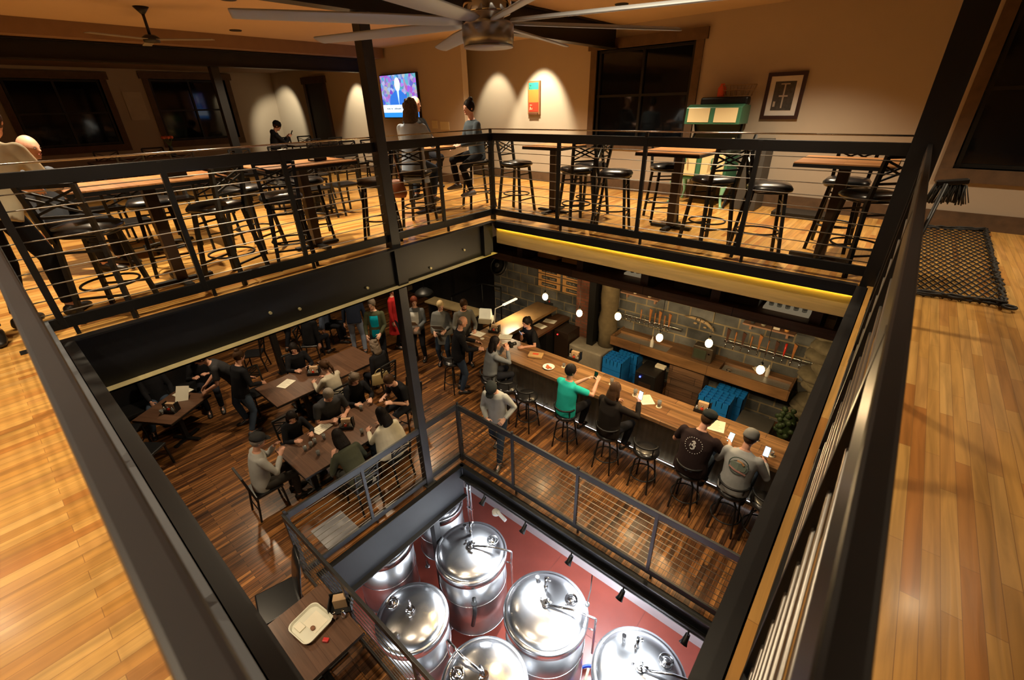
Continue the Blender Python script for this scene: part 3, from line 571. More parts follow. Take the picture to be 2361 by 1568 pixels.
mb = MB(); mb.box((-hw, -.078, -hh), (hw, -.075, -hh+.1)); mb.cur = 1; mb.box((-hw, -.079, -hh+.1), (hw*.8, -.075, -hh+.26)); obj('caption_bar', mb, [emi('tv_blue', (.03, .3, .9), 1.2), emi('tv_white', (.8, .9, 1), 1.7)], t)
mb = MB(); mb.prism([(-.38, -.2), (-.33, .0), (-.12, .12), (.08, .12), (.28, .0), (.33, -.2)], -.078, -.076, 'xz'); mb.cur = 1; mb.prism([(-.06, .12), (-.02, -.2), (.02, .12)], -.08, -.078, 'xz'); mb.cur = 2; mb.prism([(-.02+.1*math.cos(a/12*2*PI), .24+.14*math.sin(a/12*2*PI)) for a in range(12)], -.08, -.076, 'xz')
obj('presenter_image', mb, [emi('tv_suit', (.04, .22, .85), 1.0), emi('tv_shirt', (.5, .7, 1), 1.4), emi('tv_face', (.75, .72, .95), 1.4)], t)
CB = mat('caption_ink', (.05, .08, .2), .5, var=0)
scribble(CB, t, .8, .05, (-.1, -.082, -hh+.18), (PI/2, 0, 0), 5, 'caption_line')
# switch plates
for i, (px, py, s_) in enumerate([(1003, 287, .09), (1026, 290, .14)]):
    p = aty(px, py, TY); mb = MB(); mb.box((p.x-s_, TY-.012, p.z-.08), (p.x+s_, TY, p.z+.08)); 
    tag(obj('switch_plate', mb, mat('ivory_plate', (.55, .48, .3), .5)), ['narrow ivory wall plate between the two women', 'wide ivory wall plate right of the narrow one'][i], 'wall plate', 'wall plates by the table')
mb = MB(); p = aty(745, 256, TY); mb.box((p.x-.05, TY-.015, p.z-.08), (p.x+.05, TY, p.z+.08)); tag(obj('switch_plate', mb, MATS['ivory_plate']), 'small ivory light switch right of the dark doorway', 'switch')
p = atx(314, 245, BX0); mb = MB(); mb.box((BX0, p.y-.2, p.z-.32), (BX0+.02, p.y+.2, p.z+.32)); tag(obj('notice', mb, mat('dim_notice', (.5, .43, .32), .8)), 'pale paper notice on the wall between the two left windows', 'notice')
# vintage stove
GR = mat('green_enamel', (.05, .17, .10), .25, var=.08); CRM = mat('cream_enamel', (.78, .64, .34), .2, var=.04); 
t = thing('vintage_stove', 'antique green and cream enamel stove with curved legs against the wall', 'stove', (2.10, 3.0, 0), -.05)
mb = MB(); mb.box((-.42, -.28, .40), (.42, .25, .84)); obj('body', mb, GR, t, .015)
mb = MB(); mb.box((-.45, -.31, .84), (.45, .27, .88)); obj('hob', mb, mat('dark_hob', (.03, .04, .035), .35), t, .005)
for a, b_ in ((-.4, -.05), (.0, .4)):
    mb = MB(); mb.box((a+.02, -.3, .46), (b_-.02, -.28, .8)); d_ = obj('oven_door', mb, CRM, t, .008)
    mb = MB(); mb.tube([((a+b_)/2, -.31, .74), ((a+b_)/2, -.34, .74), ((a+b_)/2, -.34, .64)], .012, 8); obj('handle', mb, GR, d_)
mb = MB(); mb.tube([(.23, -.305, .6), (.23, -.315, .6)], .045, 18); obj('badge', mb, GR, t)
for sx in (-1, 1):
    for sy in (-1, 1):
        mb = MB(); mb.tube([(sx*.36, sy*.2-.02, .42), (sx*.43, sy*.25-.02, .33), (sx*.4, sy*.23-.02, .16), (sx*.43, sy*.26-.02, .03), (sx*.45, sy*.28-.02, .0)], [.05, .045, .022, .018, .03], 10); obj('leg', mb, mat('pale_green_enamel', (.22, .5, .33), .25), t)
for sx in (-1, 1):
    mb = MB(); mb.tube([(sx*.38, .1, .88), (sx*.36, .2, 1.1), (sx*.39, .15, 1.32)], .018, 8); obj('bracket', mb, BLACK, t)
mb = MB(); mb.box((-.38, .22, .88), (.38, .25, 1.3)); obj('splashback', mb, mat('dull_steel_panel', (.12, .12, .08), .4, .4), t)
mb = MB(); mb.prism([(-.15, 1.22), (.25, 1.22), (.25, 1.48), (-.02, 1.5), (-.13, 1.46)], -.43, .43, 'yz'); obj('warming_cabinet', mb, GR, t, .01)
for a, b_ in ((-.41, -.01), (.01, .41)):
    mb = MB(); mb.add([(a+.03, -.157, 1.25), (b_-.03, -.157, 1.25), (b_-.03, -.142, 1.45), (a+.03, -.142, 1.45), (a+.03, -.14, 1.25), (b_-.03, -.14, 1.25), (b_-.03, -.125, 1.45), (a+.03, -.125, 1.45)], [(0, 1, 2, 3), (7, 6, 5, 4), (0, 4, 5, 1), (1, 5, 6, 2), (2, 6, 7, 3), (3, 7, 4, 0)]); obj('cabinet_door', mb, mat('cream_door', (.8, .68, .4), .12, var=.04), t)
mb = MB(); mb.box((-.3, .05, 1.48), (.43, .2, 1.6)); obj('back_guard', mb, BLACK, t, .03)
t = thing('wire_basket', 'low wire basket standing on top of the stove cabinet', 'basket', (2.36, 3.08, 1.605))
mb = MB(); 
for z in (.0, .08, .15): mb.ring((0, 0, z), .1, .005, 20, 4, rx=.2+z*.3, ry=.07+z*.2)
for k in range(14): a = 2*PI*k/14; mb.tube([(.2*math.cos(a), .07*math.sin(a), 0), (.25*math.cos(a), .1*math.sin(a), .15)], .004, 4)
obj('wires', mb, mat('rusty_wire', (.25, .16, .08), .6, .3), t)
mb = MB(); mb.lathe([(0, 0), (.055, 0), (.06, .03), (.06, .12), (.035, .15), (.03, .18), (0, .18)], n=18); tag(obj('red_can', mb, mat('red_can', (.6, .08, .02), .5), loc=(2.10, 3.11, 1.602)), 'small red can standing beside the wire basket on the stove', 'can')
for i, (x, c, h_) in enumerate([(2.2, (.75, .7, .55), .1), (2.4, (.3, .05, .03), .12), (2.48, (.8, .75, .5), .15)]):
    mb = MB(); mb.lathe([(0, 0), (.03, 0), (.035, .02), (.035, h_*.7), (.02, h_), (0, h_)], n=14); tag(obj('spice_jar', mb, mat('jar_%s' % 'abc'[i], c, .4), loc=(x, 2.85, .882)), ['small cream jar on the left of the stove top', 'dark red jar on the stove top', 'tall pale jar on the right of the stove top'][i], 'jar', 'jars on the stove top')
# black cabinet / easel shapes beside the stove
t = thing('metal_cabinet', 'tall dark metal cabinet standing right of the green stove', 'cabinet', (2.86, 3.0, 0))
mb = MB(); mb.prism([(-.16, 0), (.16, 0), (.14, 1.02), (-.1, 1.02)], -.25, .22, 'xz'); obj('body', mb, mat('dark_grey_cabinet', (.05, .048, .045), .6), t, .01)
mb = MB(); mb.bar((-.3, -.3, 0), (-.12, .1, 1.1), .03, .03); mb.bar((-.02, -.3, 0), (-.12, .1, 1.1), .03, .03); mb.bar((-.25, -.27, .3), (-.06, -.2, .34), .02, .02); obj('folding_stand', mb, BLACK, t)
mb = MB(); mb.box((3.3, 2.55, 0), (4.0, 2.95, .07)); tag(obj('step_box', mb, BLACK, bevel=.005), 'low black platform on the floor right of the stove cabinet', 'platform')
# chair by the corner behind the post, flower vase, napkin caddies
mb = MB(); mb.lathe([(0, 0), (.05, 0), (.06, .08), (.03, .16), (.04, .2), (0, .2)], n=14); v = thing('flower_vase', 'small dark vase of red flowers on the table by the first left window', 'vase', (-6.9, -2.1, .765)); obj('vase', mb, BLACK, v)
mb = MB()
for k in range(6): a = k*1.05; mb.tube([(0, 0, .18), (.08*math.cos(a), .08*math.sin(a), .34)], .004, 4)
obj('stem', mb, mat('leaf_green', (.06, .12, .03), .6), v)
mb = MB()
for k in range(6): a = k*1.05; mb.ell((.08*math.cos(a), .08*math.sin(a), .36), .03, 8, 5)
obj('blossom', mb, mat('blossom_red', (.4, .08, .03), .6), v)
for x, y, z, lb in [(-.72, -3.75, 1.003, 'leftmost high table'), (-.85, -2.2, 1.003, 'high table left of the column'), (-4.6, -.9, .765, 'low table in the middle of the far seating')]:
    t = thing('napkin_holder', 'chrome and black napkin holder on the %s' % lb, 'napkin holder', (x, y, z), .2, 'napkin holders upstairs')
    mb = MB(); mb.box((-.06, -.09, 0), (.06, .09, .01)); mb.box((-.06, -.09, 0), (-.05, .09, .12)); mb.box((.05, -.09, 0), (.06, .09, .12)); obj('holder', mb, BLACK, t)
    mb = MB(); mb.box((-.048, -.08, .011), (.048, .08, .13)); obj('napkins', mb, mat('white_napkin', (.8, .78, .72), .8), t)
# brown leather handbag hanging on a stool
t = thing('handbag', 'brown leather shoulder bag hanging on the stool of the pale jacket', 'handbag', (-.78, -1.16, .42), .5)
mb = MB(); mb.loft([((0, 0, 0), (1, 0, 0), (0, 1, 0), .13, .05), ((0, 0, .06), (1, 0, 0), (0, 1, 0), .16, .075), ((0, 0, .2), (1, 0, 0), (0, 1, 0), .12, .05), ((0, 0, .24), (1, 0, 0), (0, 1, 0), .07, .025)], 18); obj('pouch', mb, mat('brown_leather', (.28, .09, .035), .5, var=.3, vs=12, bump=.4), t)
mb = MB(); mb.tube([(-.08, 0, .2), (-.05, 0, .45), (.0, .0, .66), (.05, .0, .45), (.08, 0, .2)], .009, 6); obj('strap', mb, MATS['brown_leather'], t)
# ---------------------------------------------------------------- right of the opening: mesh mat and broom
t = thing('mesh_mat', 'black diamond mesh net lying on the oak floor right of the railing', 'net', (0, 0, 0))
A = [Vector((4.9, 2.75, .012)), Vector((5.66, 3.02, .012)), Vector((5.62, .0, .012)), Vector((4.98, -.08, .012))]
MESHM = mat('net_cord', (.02, .02, .02), .6, var=.3)
def bil(u, v): return A[0]*(1-u)*(1-v)+A[1]*u*(1-v)+A[2]*u*v+A[3]*(1-u)*v
mb = MB(); nu, nv = 11, 17
for i in range(nu):
    for j in range(nv):
        a0 = bil(i/nu, j/nv); b0 = bil((i+1)/nu, j/nv); c0 = bil((i+1)/nu, (j+1)/nv); d0 = bil(i/nu, (j+1)/nv)
        m1 = (a0+b0)/2; m2 = (b0+c0)/2; m3 = (c0+d0)/2; m4 = (d0+a0)/2
        for p, q in ((m1, m2), (m2, m3), (m3, m4), (m4, m1)): mb.bar(p, q, .0075, .01)
obj('diamond_mesh', mb, MESHM, t)
mb = MB(); rg = random.Random(4)
for k in range(4):
    p, q = A[k], A[(k+1) % 4]; n = int((q-p).length/.05)
    for dz in (0, .012, .026):
        pts = [p+(q-p)*(i/n)+Vector((rg.uniform(-.02, .02), rg.uniform(-.012, .012), .006+dz+rg.uniform(0, .012))) for i in range(n+1)]; mb.tube(pts, .011, 6)
mb.ring(A[2]+Vector((.02, -.05, .02)), .04, .011, 14, 6)
obj('knotted_border', mb, MESHM, t)
t = thing('push_broom', 'upturned broom with black bristles leaning beside the right column', 'broom', (0, 0, 0))
mb = MB(); mb.tube([(4.9, -.25, .012), (4.99, .42, .86)], .017, 10); obj('handle', mb, BLACK, t)
mb = MB(); mb.bar((4.92, .46, .86), (5.13, .49, .89), .07, .045); obj('head', mb, BLACK, t, .01)
mb = MB(); rg = random.Random(9)
for i in range(60):
    u = i/59; p = Vector((4.92+.21*u, .46+.04*u+rg.uniform(-.03, .03), .855)); mb.tube([p, p+Vector((rg.uniform(-.03, .03)+.05*(u-.5), -.05+rg.uniform(-.02, .02), -.13-.03*rg.random()))], .005, 4)
obj('bristles', mb, mat('bristle', (.05, .05, .045), .7, var=.4), t)
# ---------------------------------------------------------------- bar floor: counter, back bar, canopy
BH = -2.99                                        # height of the bar top
t = thing('bar_counter', 'long plank topped bar counter with a corrugated metal front', 'bar counter', (0, 0, Z1))
h = BH-Z1
mb = MB(); mb.box((-1.5, .72, h-.07), (5.2, 1.46, h)); mb.box((-1.76, .72, h-.07), (-1.5, 1.46, h)); obj('counter_top', mb, BARTOP, t, .006)
mb = MB(); mb.box((-1.3, .98, 0), (5.2, 1.3, h-.07)); obj('counter_base', mb, RECW, t)
M = mat('weathered_metal', (.20, .19, .15), .6, .4, var=.5, vs=5)
mb = MB(); n = 150; vs = []
for i in range(n+1):
    x = -1.3+6.5*i/n; y = .975-.012*(i % 2); vs += [(x, y, .12), (x, y, h-.08)]
mb.add(vs, [(2*i, 2*i+2, 2*i+3, 2*i+1) for i in range(n)]); obj('metal_front', mb, M, t)
mb = MB(); mb.box((-1.25, .945, .085), (5.2, .96, .10)); obj('glow_strip', mb, mat('white_glow', (1, 1, 1), .5, emit=(.95, .97, 1), es=2.4, var=0), t)  # emissive white strip along the foot of the bar, behind the foot rail
mb = MB(); mb.tube([(-1.2, .8, .2), (5.2, .8, .2)], .022, 12); fr = obj('foot_rail', mb, CHROME, t)
for x in (-1, .4, 1.8, 3.2, 4.6): mb = MB(); mb.tube([(x, .8, .2), (x, .98, .2)], .014, 8); obj('rail_bracket', mb, CHROME, fr)
t = thing('bar_counter', 'short raised counter arm running from the bar corner to the block wall', 'bar counter', (0, 0, Z1))
mb = MB(); mb.box((-1.76, 1.47, h-.07), (-1.12, 3.46, h)); obj('counter_top', mb, mat('oiled_board', (.30, .17, .07), .35, var=.35, vs=5), t, .006)
mb = MB(); mb.box((-1.7, 1.47, 0), (-1.3, 3.46, h-.07)); obj('counter_base', mb, RECW, t)
t = thing('work_counter', 'dark wooden work counter behind the raised arm, with menus on it', 'counter', (0, 0, Z1))
mb = MB(); mb.box((-1.11, 1.95, .85), (-.74, 3.46, .91)); obj('counter_top', mb, planks('work_top_wood', [(.10, .045, .02), (.14, .065, .03)], .12, 2, .4, rot=PI/2, gap=.03), t)
mb = MB(); mb.box((-1.05, 2.5, 0), (-.76, 3.46, .85)); obj('cabinet_base', mb, BLACK, t)
t = thing('fridge', 'dark cooler with a red light under the work counter, against the block wall', 'fridge', (-.52, 3.02, Z1))
mb = MB(); mb.box((-.2, -.25, 0), (.2, .25, .84)); obj('casing', mb, mat('brown_black', (.03, .018, .012), .35), t, .01)
mb = MB(); mb.tube([(-.1, -.25, .74), (-.1, -.265, .74)], .014, 10); obj('indicator_light', mb, mat('red_led', (.5, 0, 0), .5, emit=(1, .02, .02), es=6, var=0), t)
# back bar shelf on the block wall
t = thing('back_bar', 'wall hung wooden back bar with steel drip trays under the taps', 'back bar', (0, 0, Z1))
x0, x1, y0, y1 = .70, 4.22, 2.92, 3.49
mb = MB(); mb.box((x0, y0, .88), (x1, y1, .94)); mb.box((x0, y0-.02, .86), (x1, y0+.02, 1.07)); mb.box((x0, y0, .88), (x0+.04, y1, 1.07)); mb.box((x1-.04, y0, .88), (x1, y1, 1.07)); mb.box((1.95, y0+.02, .94), (3.0, y1, 1.06)); mb.box((x0+.04, 3.3, .94), (x1-.04, y1, 1.05)); obj('shelf', mb, BARTOP, t, .004)
mb = MB(); mb.box((2.05, 3.0, 0), (2.76, 3.46, .88)); obj('wood_panel', mb, RECW, t)
for a, b in ((x0+.05, 1.93), (3.02, x1-.05)):
    mb = MB(); mb.box((a, y0+.03, .94), (b, 3.29, 1.0)); d = obj('drip_tray', mb, mat('perforated_steel', (.5, .5, .48), .33, .8, var=.25, vs=40), t)
mb = MB(); mb.lathe([(.02, 0), (.05, 0), (.05, .02), (.02, .02)], (3.15, 3.1, 1.0), 18); obj('glass_rinser', mb, CHROME, t)
# taps: two rows
TW = mat('tap_wood', (.42, .17, .05), .4, var=.4, vs=20); TWD = mat('tap_wood_dark', (.09, .04, .025), .4, var=.4, vs=20); RED = mat('tap_red', (.7, .04, .02), .3)
def taprow(xa, xb, n, handles, label, z0):
    t = thing('tap_rail', label, 'beer tap rail', (xa, 3.5, z0)); L_ = xb-xa
    mb = MB(); mb.box((-.06, -.09, -.03), (L_+.25, -.02, .03)); obj('manifold', mb, mat('tap_rail_steel', (.6, .6, .58), .25, 1), t, .004)
    for i in range(n):
        x = L_*i/(n-1); mb = MB(); mb.tube([(x, -.09, 0), (x, -.16, 0), (x, -.18, -.03), (x, -.19, -.09)], [.014, .014, .012, .009], 8); mb.tube([(x, -.15, 0), (x, -.15, .05)], .009, 6); f = obj('faucet', mb, CHROME, t)
        k = handles[i] if i < len(handles) else 0
        if k:
            mb = MB(); w_ = {1: .022, 2: .016, 3: .02, 4: .024}[k]; hh = {1: .30, 2: .27, 3: .3, 4: .26}[k]
            if k in (1, 4): mb.prism([(-.012, .05), (.012, .05), (w_, hh*.75), (w_+.01, hh+.02), (-w_-.004, hh+.05), (-w_, hh*.75)], -.165, -.135, 'xz'); mb.v = [(a+x, b, c) for a, b, c in mb.v]
            else: mb.tube([(x, -.15, .05), (x, -.15, .12), (x, -.15, hh)], [.01, w_*.9, w_], 8)
            obj('tap_handle', mb, {1: TW, 2: TW, 3: RED, 4: TWD}[k], f)
taprow(.62, 1.78, 12, [0, 0, 0, 0, 0, 2, 0, 1, 2, 1, 2, 1], 'left row of beer taps with tall wooden handles on the block wall', -2.67)
taprow(2.94, 4.2, 10, [4, 2, 4, 2, 1, 2, 4, 3, 1, 0], 'right row of beer taps with wooden handles and one red handle', -2.62)
# small shelves and wall ornaments
for x0, x1, z, lb in [(.62, 1.5, -2.08, 'narrow plank shelf with two pale cups above the left taps'), (3.15, 4.0, -2.1, 'narrow plank shelf with small items above the right taps')]:
    mb = MB(); mb.box((x0, 3.28, z-.03), (x1, 3.49, z)); mb.box((x0+.1, 3.42, z-.16), (x0+.14, 3.49, z-.03)); mb.box((x1-.14, 3.42, z-.16), (x1-.1, 3.49, z-.03)); tag(obj('wall_shelf', mb, mat('shelf_wood', (.36, .2, .12), .6, var=.3), bevel=.003), lb, 'shelf')
CUP = mat('cream_ceramic', (.75, .65, .45), .3)
for x in (.95, 1.28): mb = MB(); mb.lathe([(0, 0), (.035, 0), (.045, .07), (.04, .07), (.03, .01), (0, .01)], n=18); tag(obj('cup', mb, CUP, loc=(x, 3.36, -2.079)), '%s cream cup on the shelf above the left taps' % ('left' if x < 1 else 'right'), 'cup', 'cups above the taps')
for i, (x, c, h_, lb) in enumerate([(3.3, (.05, .05, .05), .08, 'small black jar at the left of the shelf above the right taps'), (3.48, (.3, .28, .2), .05, 'low grey tin on the shelf above the right taps'), (3.7, (.7, .66, .55), .09, 'pale box on the shelf above the right taps'), (3.86, (.7, .35, .1), .08, 'orange carved ornament on the shelf above the right taps')]):
    mb = MB(); (mb.box((-.05, -.04, 0), (.05, .04, h_)) if i in (2,) else mb.lathe([(0, 0), (.035, 0), (.045, h_*.6), (.025, h_), (0, h_)], n=14)); tag(obj(['jar', 'tin', 'box', 'ornament'][i], mb, mat('shelf_item%d' % i, c, .5), loc=(x, 3.37, -2.099), bevel=0), lb, ['jar', 'tin', 'box', 'ornament'][i])
t = thing('horn_ornament', 'curved carved horn ornament banded in silver on the block wall', 'ornament', (2.35, 3.44, -2.40))
mb = MB(); mb.tube([(-.3, 0, .06), (-.15, -.02, .085), (0, -.02, .07), (.15, -.02, .04), (.27, 0, -.06), (.3, 0, -.12)], [.012, .028, .035, .035, .026, .01], 12); obj('horn', mb, mat('bone', (.45, .33, .18), .5, var=.3, vs=14), t)
mb = MB()
for x in (-.06, .02, .1): mb.tube([(x-.008, -.02, .075-.1*max(0, x)), (x+.008, -.02, .073-.1*max(0, x))], .039, 12)
obj('band', mb, CHROME, t)
mb = MB(); mb.ell((-.08, 0, -.03), (.04, .015, .022)); mb.ell((.12, 0, -.07), (.035, .015, .02)); obj('stub', mb, MATS['bone'], t)
t = thing('old_television', 'small old tube television with rounded screen on the back bar', 'television', (2.62, 3.18, Z1+1.06))
mb = MB(); mb.prism([(-.15, 0), (.13, 0), (.11, .28), (-.13, .3)], -.19, .19, 'yz'); obj('casing', mb, mat('bakelite', (.06, .045, .03), .35), t, .015)
mb = MB(); mb.box((-.16, -.165, .05), (.08, -.15, .25)); obj('screen', mb, mat('crt_glass', (.05, .06, .04), .15), t, .02)
mb = MB(); mb.tube([(.13, -.15, .2), (.13, -.17, .2)], .018, 10); obj('dial', mb, CHROME, t)
WB = mat('white_plastic', (.75, .75, .72), .35)
for i, (px, py, lb) in enumerate([(1502, 800, 'white squeeze bottle beside the left pendant lamps on the back bar'), (1767, 868, 'white squeeze bottle beside the rightmost glowing bulb')]):
    p = at(px, py, Z1+1.0); mb = MB(); mb.lathe([(0, 0), (.035, 0), (.037, .02), (.037, .15), (.015, .19), (.008, .25), (0, .25)], n=18); tag(obj('squeeze_bottle', mb, WB, loc=p+Vector((0, 0, .002))), lb, 'bottle', 'bottles on the back bar')
p = at(1748, 860, Z1+1.0); mb = MB(); rg = random.Random(2)
for k in range(6): mb.cbox((rg.uniform(-.06, .06), rg.uniform(-.04, .04), .03+.015*k), (.14, .1, .03), rg.uniform(0, 3))
tag(obj('bar_towel', mb, PAPER, loc=p, bevel=.012), 'crumpled white bar towel on the right steel drip tray', 'towel')
# stone pillar, brick pier, rough corner, footing block
mb = MB(); rg = random.Random(5); secs = []
for k in range(9): z = -3.42+(2.3)*k/8; secs.append(((rg.uniform(-.02, .02), rg.uniform(-.02, .02), z-Z1), (1, 0, 0), (0, 1, 0), .20+rg.uniform(-.015, .02), .2))
mb.loft(secs, 18); tag(obj('stone_pillar', mb, mat('pillar_stone', (.15, .115, .06), .9, var=.5, vs=6, bump=1), loc=(.45, 3.22, Z1)), 'rough round stone pillar behind the bar, left of the taps', 'pillar')
mb = MB(); mb.box((.04, 3.0, Z1+.6), (.2, 3.2, -1.1)); tag(obj('steel_post', mb, BLACK), 'dark square post between the brick pier and the stone pillar', 'post')
mb = MB(); mb.prism([(-.28, 2.75), (.6, 2.72), (.62, 3.28), (-.3, 3.28)], 0, .6); tag(obj('stone_footing', mb, CONC, loc=(0, 0, Z1), bevel=.03), 'rough concrete block under the stone pillar', 'footing')
mb = MB(); mb.box((-.47, 3.30, Z1), (-.14, 3.497, -.4)); tag(obj('brick_pier', mb, BRICK), 'narrow red brick pier left of the stone pillar', 'pier')
mb = MB(); rg = random.Random(8)
for k in range(26): z = Z1+.1+k*.105; mb.ell((4.62+rg.uniform(-.12, .12)+.0, 3.2+rg.uniform(-.12, .1), z), (.26+rg.random()*.1, .24+rg.random()*.08, .13), 9, 6)
tag(obj('rubble_pillar', mb, mat('rubble', (.14, .12, .075), .95, var=.6, vs=9, bump=1)), 'rough rubble stone pillar at the right end of the block wall', 'pillar')
mb = MB(); mb.ell((4.35, 2.5, Z1+.62), (.14, .12, .3)); 
for k in range(40):
    a = rnd.random()*2*PI; r = .18*rnd.random()**.5; z = Z1+.4+.5*rnd.random(); c = Vector((4.35+r*math.cos(a), 2.5+r*math.sin(a), z)); mb.ell(c, (.05, .03, .05), 6, 4)
mb.box((4.25, 2.4, Z1), (4.45, 2.6, Z1+.3)); tag(obj('potted_plant', mb, mat('dull_leaf', (.02, .04, .01), .6, var=.5)), 'leafy green plant in front of the rubble pillar', 'plant')
mb = MB(); mb.box((3.6, 2.3, Z1+.0), (4.15, 2.75, Z1+.5)); tag(obj('steel_sink', mb, mat('dull_sink', (.12, .12, .11), .4, .6), bevel=.01), 'dull steel sink unit at the right end behind the bar', 'sink')
# crates
def crate(x, y, z, sx, sy, h_, label, rz=0):
    t = thing('glass_crate', label, 'crate', (x, y, z), rz, 'blue glass crates'); BL = mat('blue_plastic', (.01, .17, .55), .4, var=.1)
    mb = MB(); n = 3
    for k in range(n):
        za = h_*k/n; zb = h_*(k+1)/n-.012
        for a, b in [((-sx/2, -sy/2, za), (sx/2, -sy/2+.012, zb)), ((-sx/2, sy/2-.012, za), (sx/2, sy/2, zb)), ((-sx/2, -sy/2, za), (-sx/2+.012, sy/2, zb)), ((sx/2-.012, -sy/2, za), (sx/2, sy/2, zb))]: mb.box(a, b)
    obj('walls', mb, BL, t); mb = MB(); mb.box((-sx/2+.013, -sy/2+.013, .0), (sx/2-.013, sy/2-.013, h_-.1)); obj('inner_tray', mb, mat('dark_blue_plastic', (.003, .03, .1), .5), t)
    mb = MB()
    for k in range(1, 5): mb.box((-sx/2+.012+(sx-.024)*k/5-.006, -sy/2, h_-.13), (-sx/2+.012+(sx-.024)*k/5+.006, sy/2, h_-.012))
    for k in range(1, 4): mb.box((-sx/2, -sy/2+sy*k/4-.006, h_-.13), (sx/2, -sy/2+sy*k/4+.006, h_-.012))
    obj('dividers', mb, BL, t); return t
crate(.98, 2.72, Z1, .46, .42, .72, 'stacked blue glass crates beside the concrete block'); crate(1.1, 3.18, Z1, .46, .3, .7, 'blue crate behind another, under the back bar at the left')
crate(3.15, 2.6, Z1, .56, .42, .72, 'stacked blue glass crates right of the wood panel'); crate(3.28, 3.1, Z1, .54, .34, .6, 'blue crate behind another, right of the wood panel')
t = thing('computer_tower', 'black computer tower with a blue light beside the wood panel', 'computer', (1.78, 2.72, Z1))
mb = MB(); mb.box((-.22, -.28, 0), (.22, .28, .72)); obj('casing', mb, BLACK, t, .02)
mb = MB(); mb.tube([(-.1, -.285, .62), (-.1, -.3, .62)], .018, 10); obj('indicator_light', mb, mat('blue_led', (0, 0, .5), .5, emit=(.05, .08, 1), es=8, var=0), t)
mb = MB(); mb.box((-.12, -.286, .08), (.14, -.281, .5)); obj('vent_panel', mb, MATS['brown_black'], t)
mb = MB(); mb.box((0, 0, 0), (.2, .12, .05)); tag(obj('paper_pad', mb, PAPER, loc=(1.82, 2.8, Z1+.722)), 'small pale paper pad on the black computer tower', 'pad')
# pendant bulbs
def bulb(x, y, z, label, top=-1.06):
    t = thing('pendant_bulb', label, 'pendant lamp', (x, y, z), 0, 'bare bulbs above the bar')
    mb = MB(); mb.tube([(0, 0, .1), (0, 0, top-z)], .004, 6); obj('cord', mb, BLACK, t)
    mb = MB(); mb.tube([(0, 0, .045), (0, 0, .1)], .017, 12); obj('socket', mb, BLACK, t)
    mb = MB(); mb.ell((0, 0, -.02), (.052, .052, .065), 18, 12); obj('glass_bulb', mb, mat('lit_bulb', (1, .9, .6), .4, emit=(1, .66, .28), es=42, var=0), t)
    lamp('POINT', 'bulb_lamp', (x, y, z-.12), 34, (1, .68, .34), size=.04)
for (px, py), lb in zip([(1257, 682), (1336, 720), (1425, 727), (1521, 776), (1635, 789), (1754, 850)], ['glowing bare bulb at the far left of the row, above the counter arm', 'glowing bare bulb in front of the brick pier', 'glowing bare bulb at the left end of the left taps', 'glowing bare bulb beside the first white bottle', 'glowing bare bulb right of the old television', 'glowing bare bulb at the far right, above the bar towel']):
    p = aty(px, py, 1.1); bulb(p.x, p.y, p.z, lb)
# overhead canopy with lit trays on it
t = thing('overhead_canopy', 'dark timber canopy hung over the bar, its edge below the pale beam', 'canopy', (0, 0, -1.06))
mb = MB(); mb.box((-2.5, 1.0, -.0), (4.62, 1.05, .13)); mb.box((-2.5, 2.0, 0), (4.62, 2.05, .2)); mb.box((-2.5, 1.05, 0), (4.62, 2.0, .03)); obj('deck', mb, RECW, t)
for x in (-1.4, -.35, .95, 2.1, 3.15, 4.35): mb = MB(); mb.box((x-.06, 1.05, .03), (x+.06, 2.0, .34)); obj('cross_joist', mb, DARKW, t)
for x in (-1.4, .95, 3.15): mb = MB(); mb.tube([(x, 1.2, .2), (x, 1.2, .72)], .012, 8); obj('hanger_rod', mb, BLACK, t)
WARMB = mat('warm_panel', (.8, .48, .2), .5); DIMB = mat('tray_metal', (.12, .12, .12), .35, .6); CL = mat('clear_lid', (.25, .28, .3), .08, trans=.4, var=0)
def tray(x, y, sx, sy, label, kind):
    t = thing('display_tray', label, 'tray', (x, y, -.99))
    if kind == 'sign':
        mb = MB(); mb.box((-sx/2, -sy/2, 0), (sx/2, sy/2, .08)); obj('box', mb, WARMB, t, .01)
        scribble(mat('grey_chalk', (.3, .3, .28), .8, var=0), t, sx*.7, sy*.35, (0, -sy*.1, .081), (0, 0, 0), int(x*9)+3)
        mb = MB(); mb.box((-sx/2+.05, sy/2+.03, .02), (sx/2, sy/2+.12, .1)); obj('second_board', mb, WARMB, t)
    elif kind == 'glasses':
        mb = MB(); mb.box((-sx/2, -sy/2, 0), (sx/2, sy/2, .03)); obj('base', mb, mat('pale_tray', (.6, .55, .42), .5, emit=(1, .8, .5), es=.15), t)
    elif kind == 'tub':
        mb = MB(); mb.box((-sx/2, -sy/2, 0), (sx/2, sy/2, .14)); obj('tub', mb, DIMB, t, .01); mb = MB(); mb.box((-sx/2-.01, -sy/2-.01, .141), (sx/2+.01, sy/2+.01, .16)); obj('lid', mb, mat('smoked_lid', (.2, .24, .27), .3, var=0), t, .004)
        mb = MB(); mb.box((-.08, -sy/2-.03, .12), (.08, -sy/2-.01, .15)); obj('latch', mb, CHROME, t)
    else:
        mb = MB(); mb.box((-sx/2, -sy/2, 0), (sx/2, sy/2, .12)); obj('panel', mb, mat('speckled_panel', (.3, .27, .2), .7, var=.7, vs=60), t)
    return t
K = .985
tray(.0, 1.52, .44, .2, 'warm wooden sign box on the canopy, nearest the corner beam', 'sign'); tray(.58, 1.52, .5, .2, 'warm wooden sign box on the canopy, second from the corner beam', 'sign')
tray(1.85, 1.6, .6, .24, 'pale tray of bottles on the canopy above the left taps', 'glasses')
